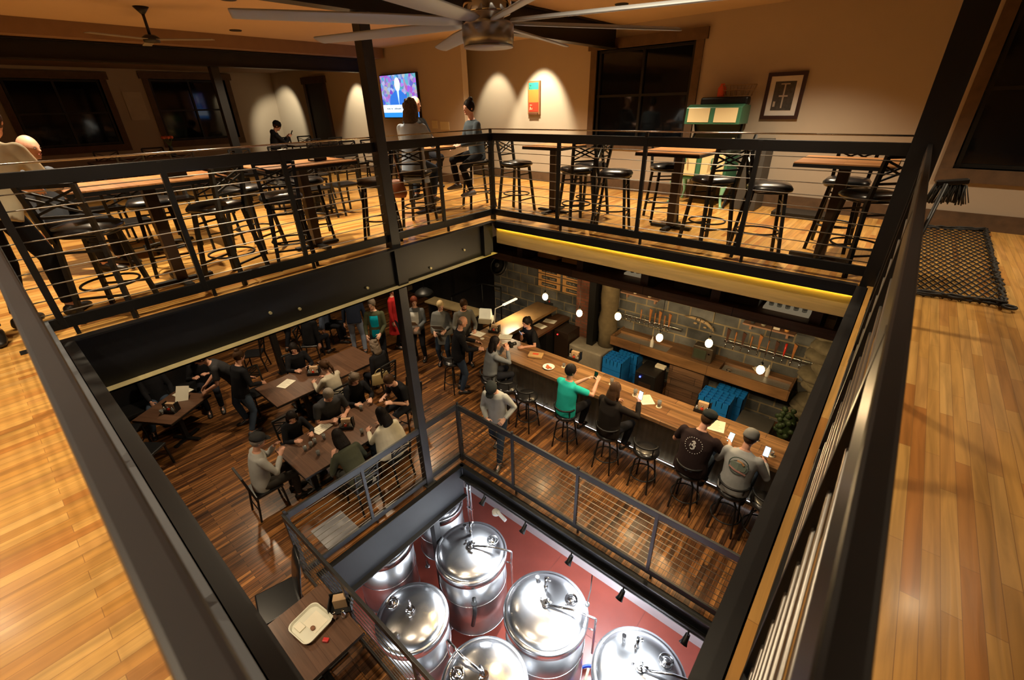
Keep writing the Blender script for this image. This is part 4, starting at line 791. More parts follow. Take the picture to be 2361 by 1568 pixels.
tray(2.72, 1.5, .55, .3, 'dark lidded tub on the canopy, left of its twin', 'tub'); tray(3.4, 1.5, .5, .3, 'dark lidded tub on the canopy, beside the glass tray', 'tub')
tray(3.98, 1.5, .55, .26, 'pale tray of small glasses on the canopy above the right taps', 'glasses'); tray(4.5, 1.3, .1, .2, 'speckled panel at the right end of the canopy', 'panel')
GL = mat('thin_glass', (.7, .72, .7), .08, trans=.8, var=0)
for k in range(5): mb = MB(); mb.lathe([(0, 0), (.03, 0), (.035, .11), (.03, .11), (.026, .01), (0, .01)], n=12); tag(obj('small_glass', mb, GL, loc=(3.78+k*.1, 1.48, -.959)), ['leftmost', 'second', 'middle', 'fourth', 'rightmost'][k]+' of the small clear glasses on the canopy glass tray', 'glass', 'glasses on the canopy tray')
for k in range(5): mb = MB(); mb.lathe([(0, 0), (.03, 0), (.03, .12), (.012, .16), (.012, .2), (0, .2)], n=12); tag(obj('small_bottle', mb, mat('bottle_%d' % (k % 2), [(.02, .02, .02), (.6, .5, .4)][k % 2], .3), loc=(1.65+k*.1, 1.58, -.959)), ['leftmost black', 'second, pale', 'middle black', 'fourth, pale', 'rightmost black'][k]+' small bottle in the row on the canopy tray', 'bottle', 'bottles on the canopy tray')
# beer boards on the block wall
for c in range(2):
    for r in range(3):
        x = (-1.72, -.98)[c]; z = (-2.10, -2.28, -2.46)[r]; t = thing('beer_board', '%s wooden beer name board of the %s column' % (['top', 'middle', 'bottom'][r], ['left', 'right'][c]), 'sign', (x+.32, 3.49, z), 0, 'wooden beer boards')
        mb = MB(); mb.box((-.33, -.03, -.078), (.33, 0, .078)); obj('board', mb, mat('board_wood', (.75, .42, .15), .6, var=.25, vs=6), t, .003)
        mb = MB(); mb.box((-.22, -.033, -.04), (.24, -.0305, .045)); obj('slate', mb, mat('slate', (.06, .06, .055), .7), t)
        scribble(mat('chalk', (.55, .52, .45), .8, var=0), t, .4, .05, (0, -.036, 0), (PI/2, 0, 0), c*3+r+1)
# black wall fan and lamp by the stair
t = thing('drum_fan', 'round black caged fan hanging below the steel beam', 'fan', aty(1152, 614, 2.2)); r = .2
Rm = Matrix.Rotation(R_(60), 3, 'X')
mb = MB(); mb.mx = Rm.to_4x4(); mb.ring((0, 0, 0), r, .03, 28, 8); mb.ring((0, 0, .08), r*.98, .02, 28, 8); mb.lathe([(0, -.03), (.19, -.02), (.2, .07), (0, .08)], n=28); obj('cage', mb, BLACK, t)
mb = MB(); mb.mx = Rm.to_4x4(); mb.tube([(0, 0, .08), (0, 0, .12)], .05, 14); obj('hub', mb, mat('dark_hub', (.05, .05, .05), .4), t)
mb = MB(); mb.tube([(0, 0, .15), (0, 0, -.36-t.location.z)], .015, 8); obj('hanger', mb, BLACK, t)
t = thing('dome_lamp', 'wide black dome pendant lamp over the group by the stairs', 'pendant lamp', aty(978, 676, 1.2)); 
mb = MB(); mb.lathe([(.02, .13), (.1, .12), (.2, .05), (.24, 0), (.235, -.005), (.19, .04), (.09, .1), (0, .11)], n=32); obj('shade', mb, BLACK, t); mb = MB(); mb.tube([(0, 0, .12), (0, 0, -.36-t.location.z)], .006, 6); obj('cord', mb, BLACK, t)
# stairs rail behind
t = thing('stair_handrail', 'black steel stair handrail against the dark wall beside the counter arm', 'handrail', (-3.1, 2.9, Z1))
mb = MB(); mb.tube([(-1.6, .2, .6), (-.4, .3, 1.25), (.3, .3, 1.3)], .025, 8); mb.tube([(-1.6, .2, .6), (-1.6, .2, 0)], .02, 8); mb.tube([(-.4, .3, 1.25), (-.4, .3, 0)], .02, 8); mb.tube([(.3, .3, 1.3), (.3, .3, 0)], .02, 8); obj('rail', mb, BLACK, t)
t = thing('console_table', 'long pale topped console standing behind the women holding menus', 'table', (-3.6, 2.2, Z1), .1)
mb = MB(); mb.box((-.9, -.2, .86), (.9, .2, .9)); obj('table_top', mb, mat('tan_top', (.34, .26, .13), .5, var=.3), t)
for sx in (-.8, .8): mb = MB(); mb.box((sx-.03, -.15, 0), (sx+.03, .15, .86)); obj('leg', mb, BLACK, t)
# register, papers, plates and glasses on the bar
def paper(px, py, z, rz, sx, sy, label, lines=7):
    p = at(px, py, z); t = thing('menu_sheet', label, 'menu', (p.x, p.y, z+.002), rz, 'paper menus')
    mb = MB(); mb.box((-sx/2, -sy/2, 0), (sx/2, sy/2, .004)); obj('sheet', mb, PAPER, t)
    mb = MB(); rg = random.Random(int(px))
    for i in range(lines): y = sy/2-.03-i*(sy-.05)/lines; mb.box((-sx/2+.02, y, .0042), (-sx/2+.02+(sx-.04)*rg.uniform(.5, 1), y+.006, .0046))
    obj('print_lines', mb, mat('faint_ink', (.3, .28, .22), .8, var=0), t); return t
paper(1102, 770, BH, .1, .3, .22, 'white menu sheet in front of the bald man at the bar corner'); paper(1165, 777, BH, .5, .3, .22, 'white menu sheet in front of the woman with the phone behind the bar')
paper(1268, 741, Z1+.91, .2, .3, .2, 'pale menu sheet on the dark work counter, farther one'); paper(1246, 752, Z1+.91, -.1, .28, .2, 'pale menu sheet on the dark work counter, nearer one')
paper(1490, 922, BH, .75, .22, .28, 'square cream menu sheet on the bar beside the hooded guest'); paper(1652, 982, BH, .2, .24, .3, 'cream menu sheet in front of the man in the black printed shirt')
paper(1652, 884, Z1+.79, .1, .3, .22, 'pale menu sheet lying under the right end of the work area') if False else None
def coaster(px, py, label):
    p = at(px, py, BH); mb = MB(); mb.lathe([(0, 0), (.048, 0), (.048, .005), (0, .005)], n=20); tag(obj('coaster', mb, mat('coaster_card', (.7, .62, .45), .8), loc=(p.x, p.y, BH+.001)), label, 'coaster', 'coasters on the bar')
coaster(1112, 781, 'round pale coaster beside the menu at the bar corner'); coaster(1162, 792, 'round pale coaster near the grey sweater woman')
def glass(px, py, z, col, label, h_=.12, r=.035, grp='glasses of beer on the bar', c=True):
    p = at(px, py, z)
    t = thing('beer_glass', label, 'glass', (p.x, p.y, z+.002), 0, grp)
    if c: mb = MB(); mb.lathe([(0, 0), (.05, 0), (.05, .004), (0, .004)], n=18); obj('coaster_under', mb, MATS['coaster_card'], t)
    mb = MB(); mb.lathe([(0, .005), (r*.8, .005), (r, h_), (r*.93, h_), (r*.75, .012), (0, .012)], n=18); obj('glass_wall', mb, GL, t)
    mb = MB(); mb.lathe([(0, .013), (r*.72, .013), (r*.85, h_*.62), (0, h_*.62)], n=16); obj('beer', mb, mat('beer_%s' % col, {'gold': (.75, .42, .04), 'amber': (.55, .12, .01), 'red': (.4, .05, .02), 'dark': (.05, .02, .01)}[col], .1, trans=.3, var=0), t); return t
glass(1410, 886, BH, 'gold', 'glass of golden beer between the teal shirt and the hooded guest'); glass(1464, 912, BH, 'gold', 'glass of golden beer behind the hooded guest phone'); glass(1519, 938, BH, 'gold', 'glass of golden beer right of the square menu')
glass(1742, 1014, BH, 'dark', 'nearly empty stemmed glass by the right end of the bar'); glass(1778, 1050, BH, 'amber', 'small glass of red amber beer at the right end of the bar', .07, .03); glass(1310, 862, BH, 'red', 'glass of reddish beer left of the teal shirt')
glass(1300, 846, BH, 'amber', 'small amber glass beside the napkin caddy', .07, .03)
def caddy(px, py, z, rz, label, grp='black condiment caddies'):
    p = at(px, py, z); t = thing('condiment_caddy', label, 'condiment caddy', (p.x, p.y, z+.001), rz, grp)
    mb = MB(); mb.box((-.12, -.08, 0), (.12, .08, .015)); mb.box((-.12, .07, 0), (.12, .08, .15)); mb.box((-.12, -.02, 0), (-.11, .08, .17)); mb.box((.11, -.02, 0), (.12, .08, .17)); mb.box((-.12, -.08, 0), (.12, -.07, .06)); obj('rack', mb, BLACK, t)
    mb = MB(); mb.box((-.08, 0, .016), (.08, .06, .16)); obj('napkins', mb, mat('kraft_napkin', (.45, .3, .17), .8), t)
    for i, x in enumerate((-.08, .0, .08)):
        mb = MB(); mb.lathe([(0, 0), (.022, 0), (.024, .07), (.015, .09), (0, .09)], (x, -.045, .016), 12); j = obj('shaker', mb, GL if i != 1 else mat('sauce_red', (.4, .03, .01), .3), t)
        mb = MB(); mb.lathe([(0, .09), (.018, .09), (.018, .11), (0, .112)], (x, -.045, .016), 12); obj('lid', mb, CHROME, j)
caddy(1325, 828, BH, .1, 'black condiment caddy on the bar left of the teal shirt'); caddy(1618, 948, BH, .1, 'black condiment caddy on the bar in front of the cap wearers')
caddy(1140, 765, BH, .3, 'black condiment caddy near the bar corner, by the white carton')
# takeout carton and plate with food, paper bag
def foodbox(px, py, z, rz, label, s_=1):
    p = at(px, py, z); t = thing('food_basket', label, 'food basket', (p.x, p.y, z+.001), rz)
    mb = MB(); mb.lathe([(0, 0), (.09, 0), (.12, .03), (.11, .03), (.085, .006), (0, .006)], n=24); obj('plate', mb, mat('white_plate', (.8, .78, .72), .4), t)
    mb = MB(); rg = random.Random(3)
    for k in range(7): mb.ell((rg.uniform(-.05, .05), rg.uniform(-.05, .05), .02), (.028, .02, .014), 8, 5)
    obj('food', mb, mat('food_red', (.45, .1, .03), .5, var=.5, vs=30), t)
foodbox(1265, 848, BH, 0, 'white plate of food on the bar by the grey sweater woman')
p = at(1235, 822, BH); t = thing('paper_bag', 'kraft paper bag with red print lying on the bar', 'paper bag', (p.x, p.y, BH+.001), .4)
mb = MB(); mb.box((-.15, -.1, 0), (.15, .1, .06)); obj('bag', mb, mat('kraft_paper', (.42, .26, .1), .8, var=.15), t, .02)
mb = MB(); mb.box((-.06, -.03, .061), (.06, .03, .062)); obj('red_print', mb, mat('print_red', (.55, .06, .02), .7), t)
p = at(1128, 742, BH); t = thing('register_terminal', 'pale cash register terminal at the corner of the bar', 'cash register', (p.x-.05, p.y-.05, BH+.001), .5)
mb = MB(); mb.box((-.16, -.13, 0), (.16, .13, .13)); obj('drawer', mb, mat('ivory_plastic', (.5, .47, .36), .4), t, .01)
mb = MB(); mb.prism([(-.1, .12), (.12, .12), (.05, .33), (-.02, .34)], -.15, .13, 'yz'); obj('display', mb, mat('bright_ivory', (.7, .66, .5), .35, emit=(1, .9, .6), es=.25), t, .01)
# wall lamp glow panel: bright task lamp lying over the counter arm
p0 = Vector((-2.05, 2.4, BH)); t = thing('desk_lamp', 'white angled arm lamp lighting the counter arm by the register', 'lamp', (-1.72, 1.75, BH+.001), 0)
mb = MB(); mb.tube([(0, 0, 0), (-.05, .1, .35), (.05, .7, .42)], .012, 8); obj('arm', mb, WB, t)
mb = MB(); mb.bar((.03, .3, .40), (.06, .75, .42), .06, .03); obj('head', mb, mat('lamp_white', (.9, .88, .8), .4, emit=(1, .85, .6), es=1.2), t)
lamp('AREA', 'desk_lamp_light', (-1.62, 2.25, BH+.38), 14, (1, .82, .5), (-1.55, 2.2, BH), sx=.4, sy=.06)
caddy(1268, 700, BH, .2, 'black condiment caddy at the wall end of the counter arm')
# stools along the bar
rs = round_stool(); fr_ = [True]; G = 'swivel stools along the bar'
for px, py, lb, f in [(1160, 925, 'stool under the woman in the grey sweater', None), (1245, 960, 'empty swivel stool left of the teal shirt, with a menu on its seat', None), (1205, 935, 'empty swivel stool between the walking man and the grey sweater woman', None), (1325, 1005, 'stool under the man in the teal shirt', None), (1412, 1055, 'stool under the hooded guest', None), (1494, 1095, 'empty swivel stool between the hooded guest and the black printed shirt', None), (1582, 1150, 'stool under the man in the black printed shirt', None), (1668, 1205, 'stool under the man in the grey sweatshirt', None), (1745, 1225, 'empty swivel stool at the right, beside the grey sweatshirt', None), (1095, 870, 'swivel stool beside the bald man at the bar corner', None)]:
    p = at(px, py, Z1); place(rs, fr_, p.x, .33 if px < 1700 else .38, Z1, 0, lb, G)
# ---------------------------------------------------------------- dining tables of the bar floor
def dt(px, py, sx, sy, rz, lb, poles=((0, 0),)):
    p = at(px, py, Z1+.76); return ped_table('dining_table', lb, p.x, p.y, Z1, sx, sy, .76, rz, TABD, .08, 'dining tables on the bar floor', poles, BLACK), p
def dw(x, y, sx, sy, rz, lb, poles=((0, 0),)): return ped_table('dining_table', lb, x, y, Z1, sx, sy, .76, rz, TABD, .08, 'dining tables on the bar floor', poles, BLACK), Vector((x, y, Z1+.76))
T1_, pT1 = dw(-4.55, -4.1, .8, .93, R_(31), 'dining table at the left where the man bends over a menu')
T2_, pT2 = dw(-3.48, -2.25, .98, 1.22, 0, 'dining table of the woman with the ponytail', ((-.25, 0), (.25, 0)))
T3_, pT3 = dw(-1.35, -2.55, 1.0, 1.75, 0, 'long dining table where six people sit together', ((0, -.6), (0, .6)))
T4_ = ped_table('dining_table', 'dining table beside the brewery railing with the takeout box', 1.30, -4.50, Z1, .86, .76, .76, 0, TABD, .08, 'dining tables on the bar floor', ((0, 0),), BLACK)
T5_, pT5 = dw(-3.48, -1.1, .98, .9, 0, 'dining table farthest away, behind the ponytail woman')
fc = [False]; G = 'dining chairs on the bar floor'
cents = [(-.55, 0)]
def ch(px, py, face, lb, z=Z1+.45):
    p = at(px, py, z); return place(dc, fc, p.x, p.y, Z1, face, lb, G)
def cw(x, y, face, lb): return place(dc, fc, x, y, Z1, face, lb, G)
cw(-1.55, -3.8, (-1.5, -2), 'black chair under the man in the grey sweater at the lower left'); cw(-4.95, -4.85, (-4.5, -4.1), 'black chair at the near side of the bending man table'); cw(-4.0, -4.75, (-4.5, -4.1), 'black chair at the railing side of the bending man table')
cw(-4.35, -2.7, (-3, -2.7), 'empty chair with a crossed back at the ponytail woman table'); ch(585, 815, PI*.8, 'black folding chair standing alone below the timber strip'); cw(-2.72, -1.85, (-4, -1.85), 'black chair under the ponytail woman'); cw(-2.12, -3.0, (-1, -3), 'black chair under the young person in black at the long table')
cw(-2.72, -.78, (-4, -.9), 'black chair with the tan bag on it'); cw(-.46, -2.8, (-2, -2.8), 'black chair behind the olive shirt, by the railing'); cw(-.55, -2.1, (-2, -2.2), 'black chair under the woman in the cream poncho'); cw(-1.5, -1.08, (-1.35, -2), 'black chair under the man in black beside the column')
cw(-4.25, -1.85, (-3, -1.9), 'black chair under the dark haired woman across from the ponytail'); cw(-6.1, -.2, (-5, .6), 'black chair far back under the steel beam'); cw(-5.5, -.95, (-4.6, 0), 'second black chair far back under the steel beam')
t = thing('upholstered_chair', 'black high backed padded chair beside the takeout table', 'chair', at(645, 1385, Z1+.45)*1.0, R_(165)); t.location.z = Z1
mb = MB(); mb.box((-.23, -.23, .40), (.23, .24, .48)); obj('seat', mb, VINYL, t, .02)
mb = MB(); mb.loft([((0, -.2, .42), (1, 0, 0), (0, 1, 0), .22, .035), ((0, -.23, .65), (1, 0, 0), (0, 1, 0), .23, .035), ((0, -.3, .95), (1, 0, 0), (0, 1, 0), .2, .03), ((0, -.33, 1.05), (1, 0, 0), (0, 1, 0), .14, .02)], 18); obj('backrest', mb, VINYL, t)
for sx in (-1, 1):
    for y in (-.19, .2): mb = MB(); mb.bar((sx*.19, y, .4), (sx*.2, y*1.1, 0), .035, .035); obj('leg', mb, DARKW, t)
# takeout container and caddy
zt = Z1+.76; p = at(719, 1443, zt); t = thing('takeout_box', 'white foam takeout box with its lid up on the table by the railing', 'takeout box', (p.x, p.y, zt+.001), R_(8))
FO = mat('white_foam', (.62, .62, .52), .6, var=.06)
mb = MB(); s_ = .2
def rrect(s, r, n=5): return [(cx*(s-r)+r*math.cos(a0+PI/2*i/n), cy*(s-r)+r*math.sin(a0+PI/2*i/n)) for cx, cy, a0 in ((1, 1, 0), (-1, 1, PI/2), (-1, -1, PI), (1, -1, 1.5*PI)) for i in range(n+1)]
def rl(mb, secs):
    vs = []; n = None
    for s, z in secs: q = rrect(s, .07); n = len(q); vs += [(a, b, z) for a, b in q]
    fs = [(i*n+k, i*n+(k+1) % n, (i+1)*n+(k+1) % n, (i+1)*n+k) for i in range(len(secs)-1) for k in range(n)]+[tuple(reversed(range(n))), tuple((len(secs)-1)*n+k for k in range(n))]; mb.add(vs, fs, False)
rl(mb, [(.15, 0), (.17, .04), (.175, .06), (.165, .06), (.155, .03), (.14, .028)]); obj('tray', mb, FO, t)
mb = MB(); mb.box((-.08, -.04, .029), (.12, .12, .032)); mb.box((-.12, -.12, .029), (-.02, -.05, .045)); obj('wrap', mb, PAPER, t)
mb = MB(); mb.ell((.06, -.02, .045), (.03, .025, .018), 8, 5); obj('food_scrap', mb, mat('scrap', (.22, .1, .05), .7), t)
p = at(752, 1478, zt); mb = MB(); mb.box((-.03, -.02, 0), (.03, .02, .03)); tag(obj('sauce_packet', mb, mat('packet_red', (.5, .02, .02), .4), loc=(p.x, p.y, zt+.001), rz=.6, bevel=.005), 'small red packet beside the white takeout box', 'sauce packet')
p = at(788, 1400, zt); t = thing('condiment_caddy', 'black condiment caddy with shakers beside the takeout box', 'condiment caddy', (p.x, p.y, zt+.001), .9)
mb = MB(); mb.box((-.12, -.08, 0), (.12, .08, .015)); mb.box((-.12, .07, 0), (.12, .08, .15)); mb.box((-.12, -.08, 0), (-.11, .08, .12)); mb.box((.11, -.08, 0), (.12, .08, .12)); obj('rack', mb, BLACK, t)
mb = MB(); mb.box((-.07, -.02, .016), (.07, .06, .15)); obj('napkins', mb, MATS['kraft_napkin'], t)
for x in (-.05, .04): mb = MB(); mb.lathe([(0, 0), (.022, 0), (.026, .07), (.016, .09), (.018, .11), (0, .112)], (x, -.12, .0), 14); obj('shaker', mb, CHROME, t)
for px, py, rz, lb in [(660, 885, .4, 'white menu sheet on the ponytail woman table'), (422, 905, .3, 'white menu sheet held at the bending man table'), (742, 987, .2, 'white card standing on the long table between the men')]: paper(px, py, Z1+.765, rz, .22, .3, lb)
caddy(396, 948, Z1+.765, .6, 'black condiment caddy on the bending man table'); caddy(725, 862, Z1+.765, .8, 'black condiment caddy on the ponytail woman table'); caddy(800, 985, Z1+.765, .8, 'black condiment caddy on the long table')
for i, (px, py, c, lb) in enumerate([(718, 1030, 'amber', 'amber glass left of centre on the long table'), (727, 1022, 'red', 'red glass at the centre of the long table'), (705, 1040, 'dark', 'dark glass nearest the man in the grey sweater'), (735, 1050, 'dark', 'dark glass at the near end of the long table'), (748, 1012, 'gold', 'pale glass right of centre on the long table'), (835, 1000, 'gold', 'glass beside the cream poncho on the long table'), (833, 945, 'gold', 'glass in front of the curly haired woman'), (375, 955, 'gold', 'small glass at the near corner of the bending man table')]): glass(px, py, Z1+.765, c, lb, .09, .03, 'glasses on the dining tables', False)
p = at(800, 835, Z1+.5); t = thing('tote_bag', 'tan structured handbag hanging on a chair back, bar floor', 'handbag', (-2.52, -.95, Z1+.5), 1.3)
mb = MB(); mb.loft([((0, 0, 0), (1, 0, 0), (0, 1, 0), .2, .06), ((0, 0, .24), (1, 0, 0), (0, 1, 0), .17, .05)], 20); obj('pouch', mb, mat('tan_leather', (.35, .27, .13), .5, var=.2), t, .01)
mb = MB(); mb.ring((0, 0, 0), .1, .008, 16, 6, 0, PI); mb.v = [(x, z, .22+y*1.2) for x, y, z in mb.v]; obj('strap', mb, MATS['tan_leather'], t)
mb = MB(); mb.box((-.3, -.25, 0), (.3, .25, .01)); p = at(745, 1225, Z1); tag(obj('reflective_mat', mb, mat('grey_mat', (.25, .25, .27), .4), loc=(-.32, -3.4, Z1+.001)), 'grey rectangular mat on the floor behind the brewery railing', 'mat')
# low metal bench, left edge of the bar floor
t = thing('bench_seat', 'dark padded bench along the left wall side of the bending man table', 'bench', (-5.65, -4.2, Z1))
mb = MB(); mb.box((-.25, -.9, .4), (.25, .9, .48)); obj('seat', mb, VINYL, t, .02); mb = MB(); mb.box((-.33, -.9, .1), (-.25, .9, .95)); obj('backrest', mb, VINYL, t, .02)
for y in (-.7, .7): mb = MB(); mb.box((-.2, y-.03, 0), (.2, y+.03, .4)); obj('leg', mb, BLACK, t)
# ---------------------------------------------------------------- brewery tanks
def pipe_fit(mb, p, r, n=10):
    mb.tube([Vector(p)-Vector((0, 0, .012)), Vector(p)+Vector((0, 0, .012))], r, n)
def tank(x, y, r, top, label, rz=0, stem=True, arm=True, port=False, jack=True):
    """stainless fermenter: coned bottom on legs, jacketed shell, rolled rim, domed lid, fittings"""
    z0 = Z2; H = top-z0; t = thing('fermenter_tank', label, 'tank', (x, y, z0), rz, 'stainless fermenter tanks')
    b = .55
    mb = MB(); mb.lathe([(.05, .3), (r*.95, b), (r*.95, H-.22)], n=56); obj('cylinder_shell', mb, STAINB, t)
    mb = MB(); mb.lathe([(r*.95, H-.24), (r, H-.22), (r, H-.12), (r*.985, H-.09), (r*.9, H-.085)], n=56); obj('rim', mb, STAIN, t)
    mb = MB(); mb.lathe([(r*.93, H-.11), (r*.9, H-.075), (r*.78, H-.03), (r*.6, H+.0), (r*.35, H+.025), (.06, H+.04), (0, H+.04)], n=56); lid = obj('domed_lid', mb, STAIN, t)
    mb = MB(); mb.tube([(0, 0, H+.03), (0, 0, H+.10)], .045, 18); pipe_fit(mb, (0, 0, H+.07), .065, 18); mb.tube([(0, 0, H+.1), (.03, 0, H+.16), (.1, .0, H+.16)], .018, 8); mb.ell((.0, .06, H+.08), .025, 8, 6); mb.tube([(-.1, .02, H+.03), (-.1, .02, H+.09)], .02, 10); obj('valve_cluster', mb, CHROME, lid)
    if stem: mb = MB(); mb.tube([(-.12, .2, H), (-.12, .2, H+.34)], .022, 12); pipe_fit(mb, (-.12, .2, H+.12), .034, 12); mb.tube([(-.12, .2, H+.34), (-.06, .2, H+.38)], .014, 8); mb.tube([(-.12, .2, H+.25), (-.05, .22, H+.3)], .01, 6); obj('vent_stack', mb, CHROME, lid)
    mb = MB(); mb.ring((.28*r/.65, .3*r/.65, H+.02), .09, .014, 22, 6); mb.lathe([(0, 0), (.08, 0), (.085, .03), (.03, .05), (0, .05)], (.28*r/.65, .3*r/.65, H-.01), 20); mb.tube([(.2*r/.65, .3*r/.65, H+.05), (.36*r/.65, .3*r/.65, H+.05)], .01, 6); mb.tube([(.28*r/.65, .2*r/.65, H+.02), (.28*r/.65, .2*r/.65, H+.12)], .01, 6); obj('manway', mb, CHROME, lid)
    if arm: mb = MB(); mb.tube([(.05, 0, H+.07), (r*.6, .12, H+.1), (r*1.1, .18, H+.11), (r*1.12, .19, H+.09), (r*1.12, .19, H-.8)], .018, 10); mb.tube([(r*.98, .17, H-.2), (r*1.12, .19, H-.2)], .012, 6); obj('blowoff_pipe', mb, CHROME, t)
    mb = MB(); mb.tube([(-.5*r, .45*r, H-.02), (-.5*r, .45*r, H+.06)], .026, 12); pipe_fit(mb, (-.5*r, .45*r, H+.06), .034, 12); obj('relief_port', mb, CHROME, lid)
    mb = MB(); mb.ring((0, 0, H-.75), r*.955, .008, 48, 6); obj('weld_band', mb, STAIN, t)
    mb = MB(); mb.ring((0, 0, b+.02), r*.955, .01, 48, 6); obj('weld_band', mb, STAIN, t)
    if port:
        a = -.95; c, s_ = math.cos(a), math.sin(a); mb = MB(); mb.tube([(c*r*.93, s_*r*.93, H-.5), (c*(r+.08), s_*(r+.08), H-.52), (c*(r+.1), s_*(r+.1), H-.7), (c*(r-.02), s_*(r+.04)-.05, H-1.1)], .035, 12); pipe_fit(mb, (c*(r+.06), s_*(r+.06), H-.5), .05, 14); obj('coolant_hose', mb, BLACK, t)
    for k in range(4):
        a = PI/4+k*PI/2; mb = MB(); mb.tube([(r*.85*math.cos(a), r*.85*math.sin(a), 0), (r*.85*math.cos(a), r*.85*math.sin(a), b+.08)], .03, 12); mb.lathe([(0, 0), (.055, 0), (.055, .015), (0, .02)], (r*.85*math.cos(a), r*.85*math.sin(a), 0), 14); obj('leg', mb, STAIN, t)
    return t
TT = -5.25
tank(.74, -1.72, .63, TT, 'stainless tank nearest the opening corner, tall vent stack on its lid', .2, port=True)
tank(2.36, -1.72, .66, TT, 'stainless tank in the middle, with rippled reflections and a long side pipe', .1)
tank(3.86, -1.62, .64, TT, 'stainless tank at the right, partly hidden by the black rail', .15)
tank(.84, -3.1, .56, TT, 'stainless tank at the left with an open round port on its lid', 2.6, stem=False, arm=False)
tank(2.30, -3.03, .6, TT, 'stainless tank at the bottom edge of the picture', 2.9, stem=False)
tank(-.75, -2.55, .56, TT-.1, 'stainless tank half hidden under the left deck beam', 1.9, stem=False, arm=False)
tank(-.75, -1.2, .5, TT-.3, 'stainless tank farthest back beneath the deck, left of the column', .4, stem=False, arm=False)
# vertical pipe stack beside the far tank
t = thing('pipe_stack', 'pair of thin vertical steel pipes with clamps behind the corner tank', 'pipe', (-.35, -.75, Z2))
for dx in (0, .09): mb = MB(); mb.tube([(dx, 0, 0), (dx, 0, 2.6)], .02, 10); obj('pipe', mb, CHROME, t)
for z in (.8, 1.5, 2.2): mb = MB(); mb.box((-.03, -.02, z), (.12, .02, z+.03)); obj('clamp', mb, CHROME, t)
# track lights along the beam
t = thing('light_track', 'thin black lighting track along the grey beam above the red floor', 'light track', (0, LY1-.02, Z1-.25))
mb = MB(); mb.box((.5, -.02, -.02), (6, .02, .02)); obj('track', mb, BLACK, t)
for i, x in enumerate((.72, 1.62, 2.5, 3.35, 4.25)):
    e = thing('track_spotlight', ['black track spotlight nearest the opening corner', 'black track spotlight second from the opening corner', 'black track spotlight third from the opening corner', 'black track spotlight fourth from the corner, above the hanging cable', 'black track spotlight hidden nearest the right rail'][i], 'spotlight', (x, LY1-.04, Z1-.28), 0, 'track spotlights')
    mb = MB(); mb.tube([(0, 0, 0), (0, -.03, -.1)], .012, 8); obj('arm', mb, BLACK, e)
    mb = MB(); mb.tube([(.0, .0, -.08), (-.01, -.05, -.17), (-.015, -.08, -.2)], [.03, .04, .055], 16); obj('lamp_head', mb, BLACK, e)
mb = MB(); mb.tube([(0, 0, 0), (.01, -.02, -.3), (-.02, -.03, -.62)], .008, 8); mb.ell((-.02, -.03, -.66), .04, 12, 8); tag(obj('hanging_cable', mb, mat('cable_black', (.02, .02, .02), .5), loc=(2.9, LY1-.12, Z1-.36)), 'black cable with a round white plug hanging below the beam', 'cable')
mb = MB(); mb.tube([(0, 0, 0), (.05, 0, -.04), (.2, -.02, -.06)], .03, 12); mb.lathe([(0, -.02), (.07, -.02), (.07, .02), (0, .02)], (-.03, 0, -.05), 20); tag(obj('security_camera', mb, mat('pale_camera', (.6, .62, .62), .35), loc=(1.05, LY1-.09, Z1-.42)), 'small pale round device under the beam near the first spotlight', 'camera')
# floor joints, drain, hoses
t = thing('coiled_hose', 'blue hose coiled on the red floor beside the middle tank', 'hose', (3.05, -1.3, Z2+.03))
mb = MB()
for k in range(4): mb.ring((0, 0, .02+.035*k), .3-.01*k, .02, 30, 8)
mb.tube([(.3, 0, .1), (.3, -.6, .02), (.1, -1.2, .0)], .02, 8); obj('hose', mb, mat('blue_hose', (.02, .08, .6), .35), t)
t = thing('green_hose', 'pale green hose hanging from the pipe of the middle tank', 'hose', (3.12, -1.62, Z2))
mb = MB(); mb.tube([(0, 0, 1.2), (-.02, -.05, .8), (.05, -.1, .4), (0, -.2, .02)], .02, 8); obj('hose', mb, mat('green_hose_rubber', (.35, .45, .25), .4), t)
mb = MB()
for x in (1.2, 3.2): mb.box((x, -8, Z2+.001), (x+.008, .85, Z2+.002))
for y in (-.6, -3.0): mb.box((-8, y, Z2+.001), (8, y+.008, Z2+.002))
struct('trim_2', mb, mat('joint_dark', (.15, .03, .02), .6))
# ---------------------------------------------------------------- people
SKIN = mat('skin', (.52, .27, .18), .55, var=.08, vs=20); SKIN2 = mat('skin_pale', (.62, .36, .26), .55, var=.08, vs=20)
LIP = mat('lips', (.38, .09, .07), .5, var=0); EYE = mat('eyes', (.03, .02, .015), .2, var=0)
HAIRC = {'black': (.012, .009, .008), 'brown': (.05, .025, .012), 'grey': (.22, .19, .16), 'blond': (.55, .42, .22), 'greybrown': (.13, .1, .075), 'white': (.6, .57, .5), 'red': (.12, .03, .015)}
def hairm(c): return mat('hair_'+c, HAIRC[c], .55, var=.4, vs=60, bump=.5)
CLO = {}
def cloth(name, col, rough=.85, var=.14, vs=9): return mat('cloth_'+name, col, rough, var=var, vs=vs, bump=.3)
def ik(a, c, l1, l2, pole):
    a = Vector(a); c = Vector(c); d = c-a; L_ = d.length
    if L_ > (l1+l2)*.995: c = a+d*((l1+l2)*.995/L_); d = c-a; L_ = d.length
    n = d/L_; q = (l1*l1-l2*l2+L_*L_)/(2*L_); h_ = math.sqrt(max(l1*l1-q*q, 0)); p = Vector(pole); p = (p-n*p.dot(n)).normalized()
    return a+n*q+p*h_, c
